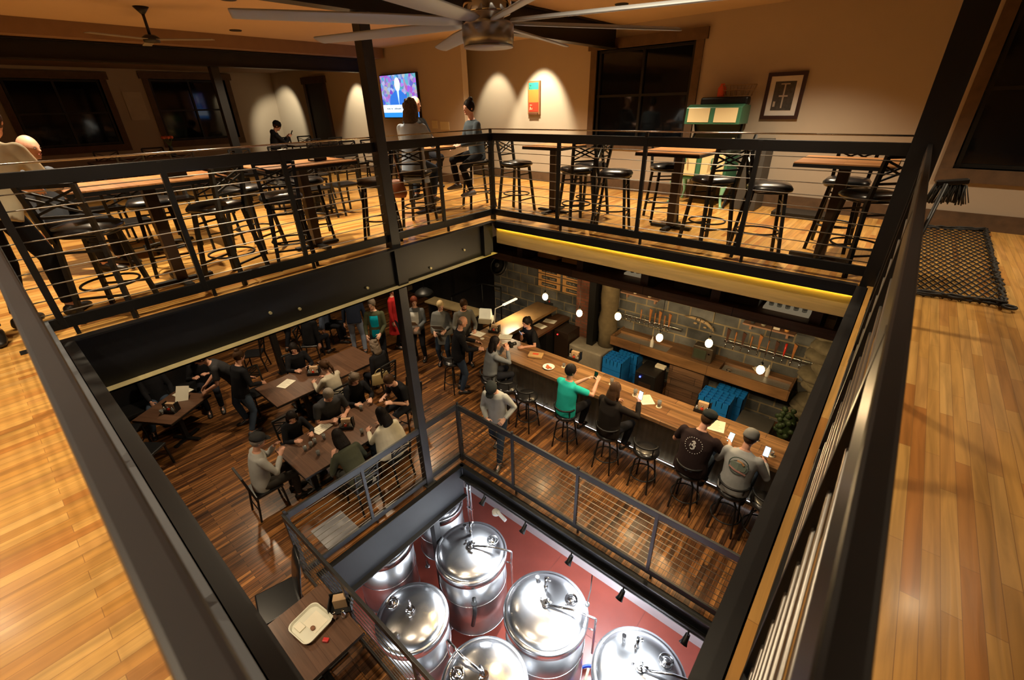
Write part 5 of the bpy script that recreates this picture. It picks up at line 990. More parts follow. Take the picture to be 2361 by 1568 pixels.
def remesh(o, vox, it=2):
    r = o.modifiers.new('remesh', 'REMESH'); r.mode = 'VOXEL'; r.voxel_size = vox; r.use_smooth_shade = True
    if it: s_ = o.modifiers.new('smooth', 'SMOOTH'); s_.factor = .5; s_.iterations = it
def hand(mb, w_, d, nrm, curl=.5, side=1, k=1):
    """palm, four bent fingers of unequal length, thumb off the side"""
    d = d.normalized(); nrm = (nrm-d*nrm.dot(d)).normalized(); sx = d.cross(nrm).normalized()*side
    mb.loft([(w_-d*.01, sx, nrm, .026*k, .019*k), (w_+d*.03*k, sx, nrm, .038*k, .016*k), (w_+d*.08*k, sx, nrm, .042*k, .014*k), (w_+d*.092*k, sx, nrm, .036*k, .011*k)], 12)
    for i, L_ in enumerate((.066, .076, .07, .054)):
        b = w_+d*.085*k+sx*((1.5-i)*.0215)*k; p = [b-d*.015]; a = .1+curl*.5; q = b; dd = d+sx*(1.5-i)*.07
        for s_ in (.45, .32, .25): dv = (dd.normalized()*math.cos(a)+nrm*math.sin(a)); q = q+dv*(L_*s_)*k; p.append(q); a += curl*.85
        mb.tube(p, [.0088*k, .0085*k, .0078*k, .0068*k], 7); mb.ell(p[-1], .0066*k, 6, 4)
    b = w_+d*.03*k+sx*.034*k; t1 = b+(sx*.75+d*.6+nrm*.35).normalized()*.036*k; t2 = t1+(sx*.15+d*.9+nrm*(.3+curl*.5)).normalized()*.032*k
    mb.tube([b-sx*.02, b, t1, t2], [.012*k, .0125*k, .01*k, .008*k], 8); mb.ell(t2, .0078*k, 6, 4)
PEOPLE = {}
def person(key, label, loc, face, h=1.72, hip=None, lean=0, side=0, head=(0, 0), lh=None, rh=None, lf=None, rf=None, top='black', topc=(.012, .012, .014), pants='dark', pantc=(.012, .013, .018), sleeve='long', hair='short', hc='brown', hat=None, hatc=(.02, .02, .02), wide=1.0, skin=None, curl=.5, hoodie=False, length=0, shoe=(.015, .012, .01), elb=None, poncho=False, beard=False, extra=None):
    k = h/1.72; rz = math.atan2(face[1]-loc[1], face[0]-loc[0])-PI/2 if isinstance(face, tuple) else face
    root = thing('person', label, 'person', loc, rz); sk = skin or SKIN
    H = Vector(hip if hip is not None else (0, 0, .92*k)); la = R_(lean); sa = R_(side); X = Vector((math.cos(sa), 0, -math.sin(sa)))
    def up(m_): a = la*m_; return Vector((math.sin(sa), math.sin(a), math.cos(a)*math.cos(sa))).normalized()
    U0, U1, U2 = up(.7), up(1.0), up(1.25)
    Wp = H+U0*.13*k; Cp = Wp+U1*.2*k; Sp = Cp+U2*.17*k; Np = Sp+U2*.055*k
    hp, hy = R_(head[0])+la*.35, R_(head[1])
    hf = Vector((-math.sin(hy)*math.cos(hp), math.cos(hy)*math.cos(hp), -math.sin(hp))); hx = Vector((math.cos(hy), math.sin(hy), 0)); hu = hx.cross(hf).normalized()
    Hc = Np+(U2*.6+hu*.4).normalized()*.085*k+hu*.075*k+hf*.02*k
    shL, shR = Sp-X*.165*k*wide-U2*.04*k, Sp+X*.165*k*wide-U2*.04*k
    def F(u): return (u.cross(X)*-1).normalized() if u.cross(X).y < 0 else u.cross(X).normalized()
    lw = Vector(lh) if lh else H+Vector((-.25*k, .05, -.1*k)); rw = Vector(rh) if rh else H+Vector((.25*k, .05, -.1*k))
    eL = Vector(elb[0]) if elb else Vector((-.6, -.5, -.8)); eR = Vector(elb[1]) if elb else Vector((.6, -.5, -.8))
    jL, lw = ik(shL, lw, .285*k, .255*k, eL); jR, rw = ik(shR, rw, .285*k, .255*k, eR)
    hL, hR = H+X*-.09*k-U0*.02, H+X*.09*k-U0*.02
    fl = Vector(lf) if lf else Vector((-.11, 0, .085)); fr = Vector(rf) if rf else Vector((.11, 0, .085))
    kL, fl = ik(hL, fl, .43*k, .42*k, (-.12, 1, .25)); kR, fr = ik(hR, fr, .43*k, .42*k, (.12, 1, .25))
    # body, one continuous skin surface
    mb = MB()
    secs = [(H-U0*.09*k, X, F(U0), .12*k, .1*k), (H, X, F(U0), .16*k*wide, .11*k*wide), (Wp, X, F(U1), .13*k*wide, .095*k*wide), (Cp, X, F(U1), .155*k*wide, .105*k*wide), (Sp-U2*.03, X, F(U2), .16*k*wide, .09*k), (Sp+U2*.015, X, F(U2), .1*k, .065*k), (Np, X, F(U2), .056*k, .056*k)]
    mb.loft(secs, 18)
    mb.tube([Np-U2*.05, Np, Hc-hu*.05*k-hf*.012], [.058*k, .05*k, .048*k], 12)
    Rt = Matrix((hx, hf, hu)).transposed()
    mb.ell(Hc+hu*.01, (.073*k, .093*k, .108*k), 20, 14, Rt); mb.ell(Hc+hf*.03*k-hu*.055*k, (.052*k, .058*k, .055*k), 14, 9, Rt)
    mb.ell(Hc+hf*.095*k-hu*.016*k, (.011*k, .018*k, .014*k), 8, 6, Rt); mb.ell(Hc+hf*.088*k+hu*.006*k, (.008*k, .014*k, .02*k), 8, 6, Rt); mb.ell(Hc+hf*.078*k+hu*.028*k, (.042*k, .014*k, .009*k), 10, 6, Rt); mb.ell(Hc+hf*.075*k-hu*.082*k, (.02*k, .018*k, .015*k), 8, 6, Rt)
    for s_ in (-1, 1): mb.ell(Hc+hx*s_*.075*k-hu*.005-hf*.005, (.009*k, .016*k, .027*k), 8, 6, Rt)
    for sh, j, w_, s_ in ((shL, jL, lw, -1), (shR, jR, rw, 1)):
        mb.ell(sh, .055*k, 10, 7); mb.tube([sh, sh.lerp(j, .4), j, j.lerp(w_, .3), w_], [.05*k, .046*k, .037*k, .037*k, .025*k], 10); mb.ell(j, .038*k, 8, 6)
        d = (w_-j).normalized(); nn = Vector((-s_*.6, .2, -.7)); hand(mb, w_, d, nn, curl, 1 if d.cross((nn-d*nn.dot(d)).normalized()).x*-s_ > 0 else -1, k)
    for hh_, kn, ft in ((hL, kL, fl), (hR, kR, fr)):
        mb.tube([hh_, hh_.lerp(kn, .35), kn, kn.lerp(ft, .3), ft], [.08*k, .075*k, .052*k, .052*k, .036*k], 12); mb.ell(kn, .054*k, 10, 6); mb.ell(ft, .038*k, 8, 6)
        fd = Vector((0, 1, 0)) if abs((ft-kn).normalized().y) < .9 else Vector((0, .3, -.9)); mb.tube([ft-fd*.02, ft+fd*.12-Vector((0, 0, .04))], [.035, .025], 8)
    b = obj('body', mb, sk, root); remesh(b, .0078, 1)
    mb = MB()
    for s_ in (-1, 1): mb.ell(Hc+hx*s_*.03*k+hf*.084*k+hu*.008*k, (.011*k, .008*k, .006*k), 8, 6, Rt)
    obj('eyes', mb, EYE, root)
    mb = MB(); mb.ell(Hc+hf*.089*k-hu*.048*k, (.021*k, .007*k, .0065*k), 10, 6, Rt); obj('mouth', mb, LIP, root)
    # top
    tm = cloth(top, topc); g = .018*k; mb = MB(); ss = []
    low = .10+length
    ss = [(H-Vector((0, 0, low*k)) if length else H-U0*low*k, X, F(U0), (.175+length*.25)*k*wide, (.13+length*.2)*k*wide)]
    if length: ss.append((H-U0*.05, X, F(U0), .185*k*wide, .14*k*wide))
    for (c, x, f, a, b_), gg in zip(secs[1:6], (.022, .035, .022, .02, .016)): ss.append((c, x, f, a+gg*k, b_+gg*k))
    ss.append((Np-U2*.012, X, F(U2), .068*k, .068*k)); mb.loft(ss, 22)
    if hoodie: mb.ell(Np-F(U2)*.06*k-U2*.02, (.12*k, .07*k, .075*k), 12, 8)
    for sh, j, w_ in ((shL, jL, lw), (shR, jR, rw)):
        e = j.lerp(w_, .95) if sleeve == 'long' else sh.lerp(j, .75)
        mb.ell(sh, .062*k, 12, 8)
        if sleeve == 'long': mb.tube([sh, sh.lerp(j, .5), j, j.lerp(w_, .5), e], [.064*k, .058*k, .05*k, .047*k, .037*k], 12); mb.ell(j, .05*k, 8, 6)
        else: mb.tube([sh, e], [.064*k, .058*k], 12)
    if poncho: mb.loft([(H+Vector((0, 0, -.02)), X, F(U0), .3*k, .2*k), (Wp, X, F(U1), .29*k, .19*k), (Cp, X, F(U1), .26*k, .16*k), (Sp, X, F(U2), .2*k, .11*k), (Np, X, F(U2), .07*k, .07*k)], 24)
    o = obj('top', mb, tm, root); remesh(o, .013, 4)
    # trousers
    mb = MB(); mb.loft([(H+U0*.06*k, X, F(U0), .165*k*wide, .118*k*wide), (H, X, F(U0), .175*k*wide, .128*k*wide), (H-U0*.07*k, X, F(U0), .165*k*wide, .125*k*wide), (H-U0*.12*k, X, F(U0), .12*k, .10*k)], 20)
    for hh_, kn, ft in ((hL, kL, fl), (hR, kR, fr)): mb.tube([hh_, hh_.lerp(kn, .35), kn, kn.lerp(ft, .3), ft.lerp(kn, .06)], [.092*k, .088*k, .066*k, .064*k, .05*k], 14); mb.ell(kn, .067*k, 10, 7); mb.ell(hh_, .093*k, 10, 7)
    o = obj('trousers', mb, cloth(pants, pantc), root); remesh(o, .013, 4)
    for ft, kn in ((fl, kL), (fr, kR)):
        mb = MB(); dn = -1 if ft.z < .2 else 0; yv = .95; mb.loft([(ft+Vector((0, -.075, -.045)), (1, 0, 0), (0, 0, 1), .025, .025), (ft+Vector((0, -.05, -.035)), (1, 0, 0), (0, 0, 1), .042, .045), (ft+Vector((0, .02, -.03)), (1, 0, 0), (0, 0, 1), .045, .055), (ft+Vector((0, .11, -.05)), (1, 0, 0), (0, 0, 1), .05, .034), (ft+Vector((0, .18, -.058)), (1, 0, 0), (0, 0, 1), .04, .024), (ft+Vector((0, .205, -.06)), (1, 0, 0), (0, 0, 1), .015, .012)], 14)
        obj('shoe', mb, mat('shoe_%.2f' % shoe[0], shoe, .45), root)
    # hair and hats
    hm = hairm(hc); mb = MB()
    if hair != 'bald': mb.ell(Hc+hu*.028*k-hf*.013*k, (.087*k, .101*k, .112*k), 20, 12, Rt)
    else: mb.ell(Hc-hu*.0*k-hf*.03*k, (.079*k, .078*k, .07*k), 18, 10, Rt)
    B = -hf*.06*k
    if hair in ('long', 'curly'):
        L_ = .32 if hair == 'long' else .2; rg = random.Random(int(Hc.x*999)+len(label))
        mb.loft([(Hc+hu*.085+B*.3, hx, hf, .03*k, .03*k), (Hc+hu*.05+B*.45, hx, hf, .075*k, .07*k), (Hc-hu*.05+B, hx, hf, .095*k, .065*k), (Hc-hu*.16*k+B*1.3, hx, hf, .105*k, .055*k), (Hc-hu*.2-Vector((0, 0, L_-.2))+B*1.4, hx, hf, .075*k, .03*k)], 18)
        for s_ in (-1, 1): mb.tube([Hc+hx*s_*.045*k+hu*.06-hf*.01, Hc+hx*s_*.07*k+hu*.02-hf*.008, Hc+hx*s_*.083*k-hu*.08-hf*.01, Hc+hx*s_*.08*k-hu*.17*k-hf*.0], [.02, .03, .03, .016], 8)
        if hair == 'curly':
            for q in range(46): a = rg.uniform(0, 2*PI); z = rg.uniform(-.18, .1); c = Hc+hu*z+B*.5+hx*math.cos(a)*.08*(1 if z < .05 else .6)-hf*abs(math.sin(a))*.07; mb.ell(c, .03, 7, 5)
    if hair in ('bun', 'pony'): mb.ell(Hc+hu*(.125 if hair == 'bun' else .06)*k-hf*(.05 if hair == 'bun' else .1)*k, .045*k, 12, 8)
    if hair == 'pony': mb.tube([Hc+hu*.05-hf*.1, Hc-hu*.06-hf*.14, Hc-hu*.2-hf*.12], [.03, .03, .012], 10)
    o = obj('hair', mb, hm, root); remesh(o, .008, 2)
    if beard: mb = MB(); mb.ell(Hc+hf*.035*k-hu*.075*k, (.055*k, .058*k, .045*k), 12, 8, Rt); obj('beard', mb, hm, root)
    if hat:
        mb = MB(); cz = Hc+hu*.045*k-hf*.012*k; n = 24; prof = [(.094, .108, -.005), (.094, .108, .03), (.085, .098, .065), (.055, .065, .088), (.002, .002, .096)]
        if hat == 'beanie': prof = [(.091, .106, -.03), (.096, .11, -.028), (.096, .11, .0), (.09, .104, .04), (.062, .07, .085), (.002, .002, .1)]
        mb.loft([(cz+hu*z*k, hx, hf, a*k, b_*k) for a, b_, z in prof], n)
        if hat in ('cap', 'flat'): mb.loft([(cz+hf*.09*k+hu*.002, hx, hu, .07*k, .006), (cz+hf*.15*k-hu*.006, hx, hu, .062*k, .006), (cz+hf*.175*k-hu*.014, hx, hu, .03*k, .004)], 12)
        obj('cap', mb, cloth('hat_%.2f_%.2f' % (hatc[0], hatc[2]), hatc), root)
    rt = Matrix.Translation(loc) @ Matrix.Rotation(rz, 4, 'Z')
    PEOPLE[key] = dict(root=root, L=rt @ lw, R=rt @ rw, rz=rz, M=rt, C=Cp, X=X, F=F(U1), U=U1, hf=hf, Hc=Hc)
    return root
def phone(key, hnd, label, on=True, col=(.5, .7, 1), off=(0, .09, .05), tilt=70, yaw=0):
    P = PEOPLE[key]; w_ = P['M'].inverted() @ P[hnd]; t = thing('smartphone', label, 'phone', (0, 0, 0)); t.matrix_world = P['M'] @ Matrix.Translation(w_+Vector(off)) @ Matrix.Rotation(R_(yaw), 4, 'Z') @ Matrix.Rotation(R_(tilt), 4, 'X')
    mb = MB(); mb.box((-.037, -.075, -.004), (.037, .075, .004)); obj('case', mb, BLACK, t, .004)
    mb = MB(); mb.box((-.033, -.068, .0042), (.033, .068, .005)); obj('screen', mb, mat('phone_lit_%.1f' % col[0], (.5, .6, .7), .3, emit=col, es=5 if on else 0, var=0) if on else BLACKG, t)
NAVY = (.012, .016, .03); JEAN = (.03, .045, .075); LJEAN = (.16, .19, .25); GREY = (.17, .18, .18); BLK = (.010, .010, .012); CREAM = (.55, .5, .4)
def A(px, py): p = at(px, py, Z1); return (p.x, p.y, Z1)
CX = (4.7, -5.1)
# standing by the stairs and the bar corner
person('teal', 'woman in a turquoise top, olive camouflage jacket and black trousers, standing', A(884, 842), (0.5, -4.5), 1.74, head=(8, -15), lh=(-.13, .28, 1.0), rh=(.2, .2, .93), top='olive_jacket', topc=(.06, .065, .035), hc='greybrown', skin=SKIN2)
mb = MB(); 
P = PEOPLE['teal']
def overlay(key, name, col, segs=None, mode='jacket'):
    """the shirt front seen between the open sides of a jacket"""
    P = PEOPLE[key]; mb = MB(); root = P['root']
    H = P['C']-P['U']*.33; n = 20; vs = []; rows = [(-.12, .19, .142), (0, .19, .142), (.13, .163, .128), (.33, .185, .136), (.45, .18, .117)]
    for z, a, b_ in rows:
        for i in range(n+1):
            t_ = PI*.5-.55+1.1*i/n; vs.append(H+P['U']*z+P['X']*(a*math.cos(t_))+P['F']*(b_*math.sin(t_)))
    fs = [(r*(n+1)+i, r*(n+1)+i+1, (r+1)*(n+1)+i+1, (r+1)*(n+1)+i) for r in range(4) for i in range(n)]; mb.add(vs, fs, True)
    o = obj(name, mb, cloth(name+key, col, var=.4), root); s_ = o.modifiers.new('solid', 'SOLIDIFY'); s_.thickness = .012; return o
overlay('teal', 'shirt_front', (.0, .22, .30))
person('jeans', 'person in a dark jacket and pale jeans bending away, beyond the turquoise top', A(832, 812), (-6.5, 1.2), 1.78, lean=28, top='navy_jacket', topc=NAVY, pants='pale_jeans', pantc=LJEAN, hc='brown', lf=(-.14, .08, .085), rf=(.14, -.1, .085))
person('red', 'person in a long red coat half hidden by the tall column', A(922, 800), (-.5, 3), 1.7, top='red_coat', topc=(.4, .02, .02), length=.35, hc='brown')
person('menu_woman', 'woman with dark red hair, white scarf and black trousers holding a menu', A(972, 828), (-.8, -2.5), 1.68, head=(12, 20), lh=(-.1, .27, 1.02), rh=(.15, .25, 1.0), top='grey_cardigan', topc=(.1, .11, .12), hc='red', sleeve='long', skin=SKIN2)
overlay('menu_woman', 'shirt_front', (.42, .42, .40))
person('poncho', 'woman with blond hair in a grey knitted poncho holding a clipboard', A(1028, 838), (-.6, -2.3), 1.66, head=(14, 35), lh=(-.16, .28, 1.05), rh=(.12, .24, .98), top='grey_knit', topc=(.15, .155, .15), poncho=True, length=.2, hc='blond', pants='dark_jeans', pantc=JEAN, skin=SKIN2)
person('bald', 'bald man in a black shirt and dark jeans standing at the bar corner', A(1064, 902), (-.2, 2.1), 1.8, lean=8, head=(14, 0), lh=(-.16, .42, 1.12), rh=(.2, .42, 1.12), top='black_shirt', topc=BLK, pants='dark_jeans', pantc=JEAN, hair='bald', hc='greybrown', wide=1.1)
person('coat', 'bearded man in a grey jacket leaning on the end of the bar', (-2.25, 1.25, Z1), (-.6, .4), 1.78, lean=10, head=(16, 0), lh=(-.15, .42, 1.1), rh=(.2, .42, 1.1), top='grey_jacket', topc=(.13, .13, .12), hc='brown', beard=True, pants='dark_jeans', pantc=JEAN)
person('bartender', 'dark haired woman in black standing behind the bar, phone to her chin', (-.55, 1.75, Z1), (-1.2, -.6), 1.64, lean=16, head=(8, 8), rh=(.05, .30, 1.24), lh=(-.2, .42, 1.08), top='black_shirt', topc=BLK, hair='pony', hc='black', sleeve='short')
phone('bartender', 'R', 'small lit phone held up by the dark haired woman behind the bar', True, (.3, .6, 1), (-.03, .07, .08), 60)
person('walker', 'man in a pale grey sweatshirt and dark cap walking beside the brewery railing', A(1152, 1052), (1.6, -3.4), 1.74, lean=10, head=(42, 0), lh=(-.18, .16, 1.0), rh=(.1, .26, 1.02), lf=(-.1, .28, .085), rf=(.12, -.28, .14), top='pale_sweat', topc=(.42, .44, .43), hat='cap', hatc=(.03, .035, .035), pants='dark_jeans', pantc=JEAN, skin=SKIN2)
# seated along the bar
def st_(px, py): p = at(px, py, Z1); return (p.x, .33, Z1)
SH = (0, -.02, .86); SF = dict(lf=(-.13, .26, .42), rf=(.13, .26, .42))
person('grey_w', 'woman in a grey sweater at the bar raising a camera to her face', st_(1160, 925), (0.2, 2), 1.7, hip=SH, lean=10, head=(4, -10), lh=(-.06, .33, 1.38), rh=(.12, .33, 1.38), top='grey_sweater', topc=(.15, .165, .18), hair='long', hc='black', wide=1.08, curl=.9, **SF)
P = PEOPLE['grey_w']; t = thing('camera', 'black camera held to the face of the woman in the grey sweater', 'camera', (P['L']+P['R'])/2+Vector((.06, .08, .06)), P['rz']); mb = MB(); mb.box((-.07, -.03, -.045), (.07, .03, .045)); obj('camera_body', mb, BLACK, t, .008); mb = MB(); mb.tube([(0, .03, 0), (0, .12, 0)], .036, 16); obj('lens', mb, BLACK, t)
person('teal_m', 'man in a bright teal tee shirt at the bar raising his phone', st_(1325, 1005), (1.5, 2.5), 1.78, hip=SH, lean=6, head=(0, -25), lh=(.08, .45, 1.30), rh=(.32, .42, 1.36), top='bright_teal', topc=(.02, .42, .36), sleeve='short', hc='black', wide=1.08, curl=.8, pants='black_jeans', pantc=BLK, **SF)
phone('teal_m', 'R', 'dark phone held up in both hands by the man in teal', False, off=(-.08, .06, .06), tilt=80)
person('hood', 'guest with long brown hair and a black top at the bar, phone raised', st_(1412, 1055), (2.6, 2.6), 1.74, hip=SH, lean=5, head=(2, -10), rh=(.26, .36, 1.36), lh=(-.2, .36, 1.12), top='black_hood', topc=(.014, .011, .009), hair='long', hc='brown', wide=1.22, hoodie=True, curl=.8, **SF)
phone('hood', 'R', 'brightly lit phone held up beside the long haired guest', True, (.45, .7, 1), (.0, .03, .1), 80)
person('print', 'heavy man in a black shirt with a white round print, wearing a black cap', st_(1582, 1150), (3.6, 2.4), 1.84, hip=SH, lean=14, head=(22, -25), rh=(.34, .42, 1.18), lh=(-.25, .4, 1.08), top='black_print', topc=(.02, .012, .012), sleeve='short', hat='cap', hatc=(.015, .018, .018), wide=1.3, curl=.8, pants='dark_jeans', pantc=JEAN, **SF)
phone('print', 'R', 'lit phone in the hand of the man in the black printed shirt', True, (.25, .5, .45), (-.02, .06, .06), 50)
person('sweat', 'man in a heather grey sweatshirt with a round back emblem and a grey cap', st_(1668, 1205), (4.1, 2.6), 1.76, hip=SH, lean=12, head=(18, -12), rh=(.25, .36, 1.12), lh=(-.2, .36, 1.1), top='heather_grey', topc=(.30, .31, .31), hat='beanie', hatc=(.13, .13, .125), wide=1.15, pants='dark_jeans', pantc=JEAN, curl=.8, **SF)
phone('sweat', 'R', 'small bright phone in front of the man in the grey sweatshirt', True, (.35, .45, 1), (-.03, .1, .12), 60)
def backprint(key, kind):
    P = PEOPLE[key]; root = P['root']; c = P['C']+P['U']*.03; r = .122; n = -P['F']; wd = {'print': 1.3, 'sweat': 1.15}[key]
    def pt(u, v, e): return c+P['U']*v+P['X']*u+n*((.105*wd+.027)*math.sqrt(max(0, 1-(u/(.19*wd))**2))+e)
    def strip(pts, w_, e): 
        for a, b_ in zip(pts, pts[1:]): mb.bar(pt(*a, e), pt(*b_, e), w_, .006, n)
    mb = MB()
    if kind == 'dots':
        for k in range(22): a = 2*PI*k/22; mb.ell(pt(r*math.cos(a), r*math.sin(a), .004), .0065, 6, 4)
        m_ = mat('print_white', (.6, .6, .58), .8, var=0); o = obj('back_print', mb, m_, root)
        mb = MB(); strip([(-.03, .05), (.0, .07), (.02, .045), (-.01, .02), (-.025, .0), (.015, -.005), (.02, -.04), (-.01, -.06), (-.035, -.05)], .015, .004); strip([(-.01, .05), (.03, .0), (.0, -.03)], .01, .004); strip([(-.04, .02), (-.05, -.03)], .01, .004); obj('script_print', mb, m_, root)
    else:
        strip([(r*math.cos(2*PI*k/28), r*math.sin(2*PI*k/28)) for k in range(29)], .012, .004); obj('emblem_ring', mb, mat('emblem_dark', (.06, .09, .08), .8), root)
        mb = MB(); 
        for v in [x*.012-.06 for x in range(9)]: q = math.sqrt(max(0, r*r-v*v))*.82; strip([(-q, v), (0, v), (q, v)], .012, .003)
        obj('emblem_field', mb, mat('emblem_green', (.16, .20, .16), .8), root)
        mb = MB(); strip([(-.11, -.045), (-.04, -.07), (.04, -.085), (.11, -.10)], .022, .007); obj('emblem_banner', mb, mat('emblem_rose', (.4, .2, .17), .8), root)
        mb = MB(); strip([(-.03, .07), (.03, .065), (.065, .03)], .024, .006); obj('emblem_sun', mb, mat('emblem_orange', (.55, .3, .13), .8), root)
backprint('print', 'dots'); backprint('sweat', 'disc')
# long dining table
CH = dict(hip=(0, -.02, .565), lf=(-.12, .40, .085), rf=(.12, .40, .085)); tt = (-1.05, -2.6)
def A2(px, py, z=.5): p = at(px, py, Z1+z); return (p.x, p.y, Z1)
LHD = dict(lh=(-.14, .42, .82), rh=(.14, .42, .82))
person('t_grey', 'man in a light grey sweater and flat cap at the long table end', (-1.55, -3.8, Z1), (-1.45, -2.5), 1.76, lean=8, head=(14, -6), lh=(-.1, .32, 1.0), rh=(.12, .32, .95), top='light_sweater', topc=(.36, .36, .34), hat='flat', hatc=(.03, .03, .03), hc='grey', pants='brown_trousers', pantc=(.04, .035, .03), **CH)
person('t_young', 'young person in black hunched at the far left side of the long table', (-2.12, -3.0, Z1), (-1.3, -3.0), 1.5, lean=18, head=(18, -20), top='black_top', topc=BLK, hair='long', hc='black', **CH, **LHD)
person('t_tee', 'broad man in a dark grey tee shirt leaning on the long table', (-2.15, -2.32, Z1), (-1.3, -2.4), 1.82, lean=20, head=(28, -10), top='charcoal_tee', topc=(.035, .035, .038), sleeve='short', hc='grey', wide=1.22, pants='dark_jeans', pantc=JEAN, **CH, **LHD)
person('t_curly', 'woman with curly light brown hair and a black v neck at the long table', (-2.2, -1.72, Z1), (-1.3, -1.9), 1.66, lean=14, head=(22, 0), top='black_vneck', topc=BLK, hair='curly', hc='greybrown', skin=SKIN2, **CH, **LHD)
person('t_black', 'man in black leaning over the far end of the long table, next to the column', (-1.5, -1.08, Z1), (-1.4, -2.2), 1.78, lean=24, head=(26, 10), top='black_sweater', topc=BLK, sleeve='short', hc='brown', skin=SKIN2, **CH, **LHD)
person('t_cream', 'woman with long dark hair in a cream poncho at the long table', (-.55, -2.1, Z1), (-1.5, -2.1), 1.68, lean=10, head=(15, 10), top='cream_knit', topc=(.62, .58, .46), poncho=True, hair='long', hc='black', pants='dark_jeans', pantc=JEAN, **CH, **LHD)
person('t_olive', 'person in an olive shirt with dark hair stooping over the near side, long table', (-.46, -2.8, Z1), (-1.5, -2.8), 1.72, lean=34, head=(15, 0), top='olive', topc=(.055, .06, .04), hair='long', hc='black', pants='grey_trousers', pantc=(.05, .05, .045), **CH, **LHD)
# ponytail woman and her company
person('t_pony', 'woman with a dark ponytail in a cream top, back to the railing', (-2.72, -1.85, Z1), (-3.6, -2.0), 1.66, lean=10, head=(12, 20), top='cream_top', topc=(.42, .38, .3), hair='pony', hc='brown', **CH, **LHD)
person('t_side', 'woman with long dark hair in black at the far side of the ponytail table', (-4.25, -1.85, Z1), (-3.4, -2.0), 1.66, lean=14, head=(18, -20), top='black_top', topc=BLK, hair='long', hc='black', **CH, **LHD)
person('t_far', 'person with curly hair in black sitting beyond the tan handbag', (-2.72, -.78, Z1), (-3.8, -.95), 1.64, lean=8, head=(10, 0), top='black_top', topc=BLK, hair='curly', hc='greybrown', **CH)
person('far_a', 'person in black seated far back under the steel beam, left one', (-6.1, -.2, Z1), (-5.2, .6), 1.7, lean=12, top='blue_check', topc=(.1, .13, .2), hc='black', **CH)
person('far_b', 'person in black seated far back under the steel beam, beside the pale jeans', (-5.5, -.95, Z1), (-6, .6), 1.72, lean=16, top='black_top', topc=BLK, hc='brown', **CH)
person('walk_legs', 'person in black trousers walking beyond the dark dining room post', A(668, 800), (-7.6, .5), 1.74, lf=(-.1, .2, .085), rf=(.1, -.22, .1), top='black_top', topc=BLK)
# left table
person('bend', 'man in a dark tee shirt bending over the left table, holding a menu', (-4.25, -3.05, Z1), (-4.5, -4.0), 1.8, lean=32, head=(18, 10), lh=(-.12, .5, .95), rh=(.2, .5, .92), top='charcoal_tee', topc=(.035, .035, .038), sleeve='short', pants='dark_jeans', pantc=NAVY, hc='brown', lf=(-.14, .05, .085), rf=(.14, -.1, .085))
person('stand', 'woman in a black sweater and jeans, hair pinned up, standing near the left table', A(588, 990), (-4.6, 1.2), 1.70, lean=12, head=(12, 0), lh=(-.2, .3, 1.0), rh=(.22, .3, 1.0), lf=(-.14, .12, .085), rf=(.12, -.12, .085), top='black_sweater', topc=BLK, pants='blue_jeans', pantc=(.045, .065, .1), hair='bun', hc='brown', shoe=(.04, .04, .045))
mb = MB(); P = PEOPLE['stand']
person('bench_a', 'person in dark blue jeans slumped on the bench beside the left table', (-5.5, -4.15, Z1), (-4.3, -4.4), 1.76, hip=(0, 0, .575), lean=-14, head=(5, 20), lf=(-.2, .45, .085), rf=(.25, .42, .085), lh=(-.25, .2, .62), rh=(.1, .28, .66), top='black_top', topc=BLK, pants='blue_jeans', pantc=(.03, .045, .09), hc='brown')
person('bench_b', 'person in a dark cap beyond the left table, partly behind the steel beam', (-5.42, -3.3, Z1), (-4.3, -3.6), 1.72, hip=(0, 0, .575), lean=8, head=(10, -20), lf=(-.12, .4, .085), rf=(.12, .4, .085), lh=(-.1, .35, .9), rh=(.15, .35, .88), top='black_top', topc=BLK, hat='cap', hatc=(.02, .02, .02))
t = thing('menu_sheet', 'white menu sheet held upright by the bending man', 'menu', (0, 0, 0), 0, 'paper menus'); p = at(420, 908, Z1+.87); t.location = p; t.rotation_euler = (R_(55), .1, .9)
mb = MB(); mb.box((-.11, -.15, 0), (.11, .15, .004)); obj('sheet', mb, PAPER, t)
for k_, nm, lb, cc in (('menu_woman', 'menu_board', 'tan menu board held by the woman with dark red hair', (.3, .25, .17)), ('poncho', 'clipboard', 'grey clipboard held by the woman in the poncho', (.2, .2, .18))):
    P = PEOPLE[k_]; c = (P['L']+P['R'])/2; t = thing(nm, lb, 'menu', c+Vector((0, 0, .06)), P['rz']); t.rotation_euler = (R_(40), 0, P['rz']); mb = MB(); mb.box((-.13, .0, -.004), (.13, .32, .004)); obj('board', mb, mat('board_'+nm, cc, .7), t)
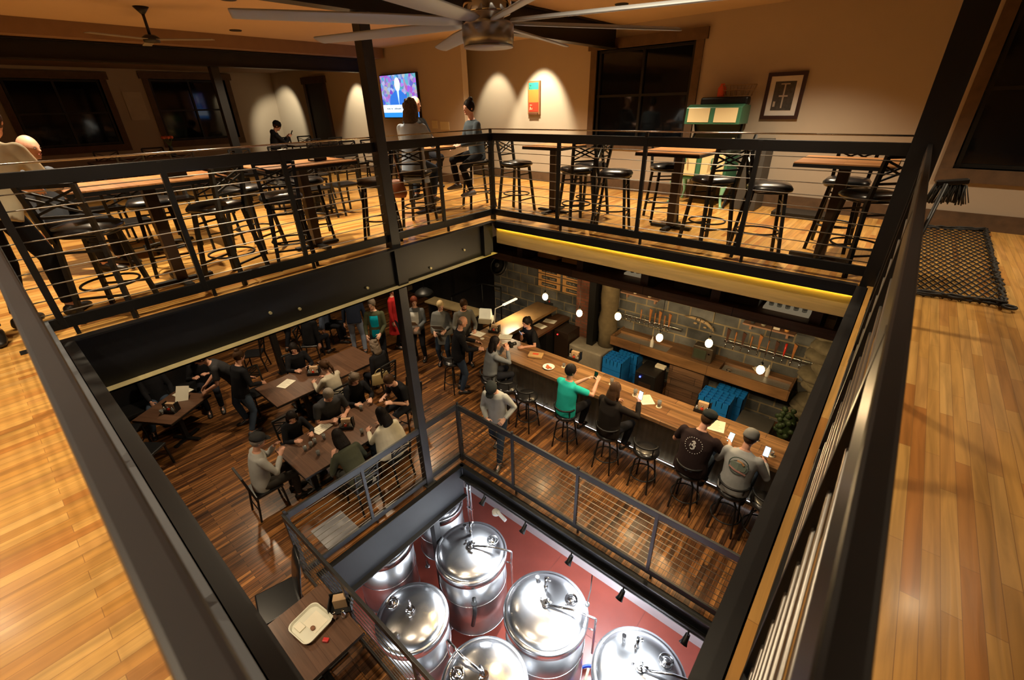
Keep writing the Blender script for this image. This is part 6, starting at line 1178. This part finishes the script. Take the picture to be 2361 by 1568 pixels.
# ---- upper floor people
US = dict(hip=(0, -.02, .86), lf=(-.13, .26, .38), rf=(.13, .28, .38))
person('denim', 'young woman with a high dark bun in a denim jacket, sitting on a high stool', (-.89, .60, 0), (-1.25, -.6), 1.62, hip=(0, -.02, .86), lf=(-.14, .2, .3), rf=(.16, .30, .38), lean=8, head=(2, 6), lh=(-.1, .34, 1.0), rh=(.14, .32, .98), top='denim', topc=(.07, .095, .12), hair='bun', hc='black', pants='black_leggings', pantc=BLK, shoe=(.2, .2, .22), skin=SKIN2)
person('pale', 'woman with wavy grey brown hair in a long pale blue jacket, back turned', (-.69, -.86, 0), (-1.2, .1), 1.66, hip=(0, -.02, .86), lf=(-.13, .26, .38), rf=(.13, .28, .34), lean=8, head=(4, -6), lh=(-.12, .4, 1.08), rh=(.14, .42, 1.1), top='pale_blue', topc=(.55, .70, .95), length=.18, hair='curly', hc='greybrown', pants='dark_jeans', pantc=NAVY)
person('hidden', 'man with thin reddish hair half hidden behind the woman in the pale jacket', (-1.9, .18, 0), (-.9, .2), 1.78, lean=4, head=(4, 20), lh=(-.12, .36, 1.05), rh=(.14, .4, 1.1), top='dark_shirt', topc=(.02, .022, .025), hair='bald', hc='red', skin=SKIN2, **US)
p = at(622, 340, .5); bx, by = -8.1, .52
person('boy', 'boy in a black hooded top and cap looking at a phone, upper left', (bx, by, 0), (-7.9, 1.6), 1.62, lean=10, head=(25, -10), lh=(-.05, .36, .95), rh=(.14, .36, .95), top='black_hood_red', topc=BLK, hat='beanie', hatc=(.01, .01, .012), hoodie=True, skin=SKIN, **CH)
phone('boy', 'R', 'black phone in the hand of the boy in the cap', False, off=(-.05, .08, .08), tilt=60)
mb = MB(); P = PEOPLE['boy']; c = P['C']-P['F']*.14
p = at(118, 700, 0)
person('cream_m', 'man in a cream sweater and dark trousers leaning at the far left edge', (-.55, -5.05, 0), (-1.9, -3.9), 1.74, lean=34, head=(14, 20), lh=(-.1, .5, 1.0), rh=(.2, .5, 1.03), lf=(-.12, -.1, .085), rf=(.12, .12, .085), top='cream_sweater', topc=(.68, .60, .42), hc='brown', pants='black_jeans', pantc=(.008, .008, .009), wide=1.15)
person('grey_m', 'balding man in a grey shirt behind the man in the cream sweater', (-2.2, atx(50, 350, -2.2).y, 0), (-1.2, -3.6), 1.72, hip=(0, 0, .56), lf=(-.12, .4, .085), rf=(.12, .4, .085), lean=4, head=(8, 0), top='slate_shirt', topc=(.07, .08, .1), hair='bald', hc='greybrown', pants='black_jeans', pantc=(.008, .008, .009))
person('edge', 'person in blue jeans and a dark shoe at the left edge of the picture', (at(0, 775, 0).x-.0, at(0, 775, 0).y-.12, 0), (2.6, -5.6), 1.75, lf=(-.12, .12, .085), rf=(.1, -.2, .085), top='dark_shirt', topc=(.02, .022, .025), pants='blue_jeans', pantc=(.03, .045, .08), hc='brown', shoe=(.02, .018, .016))
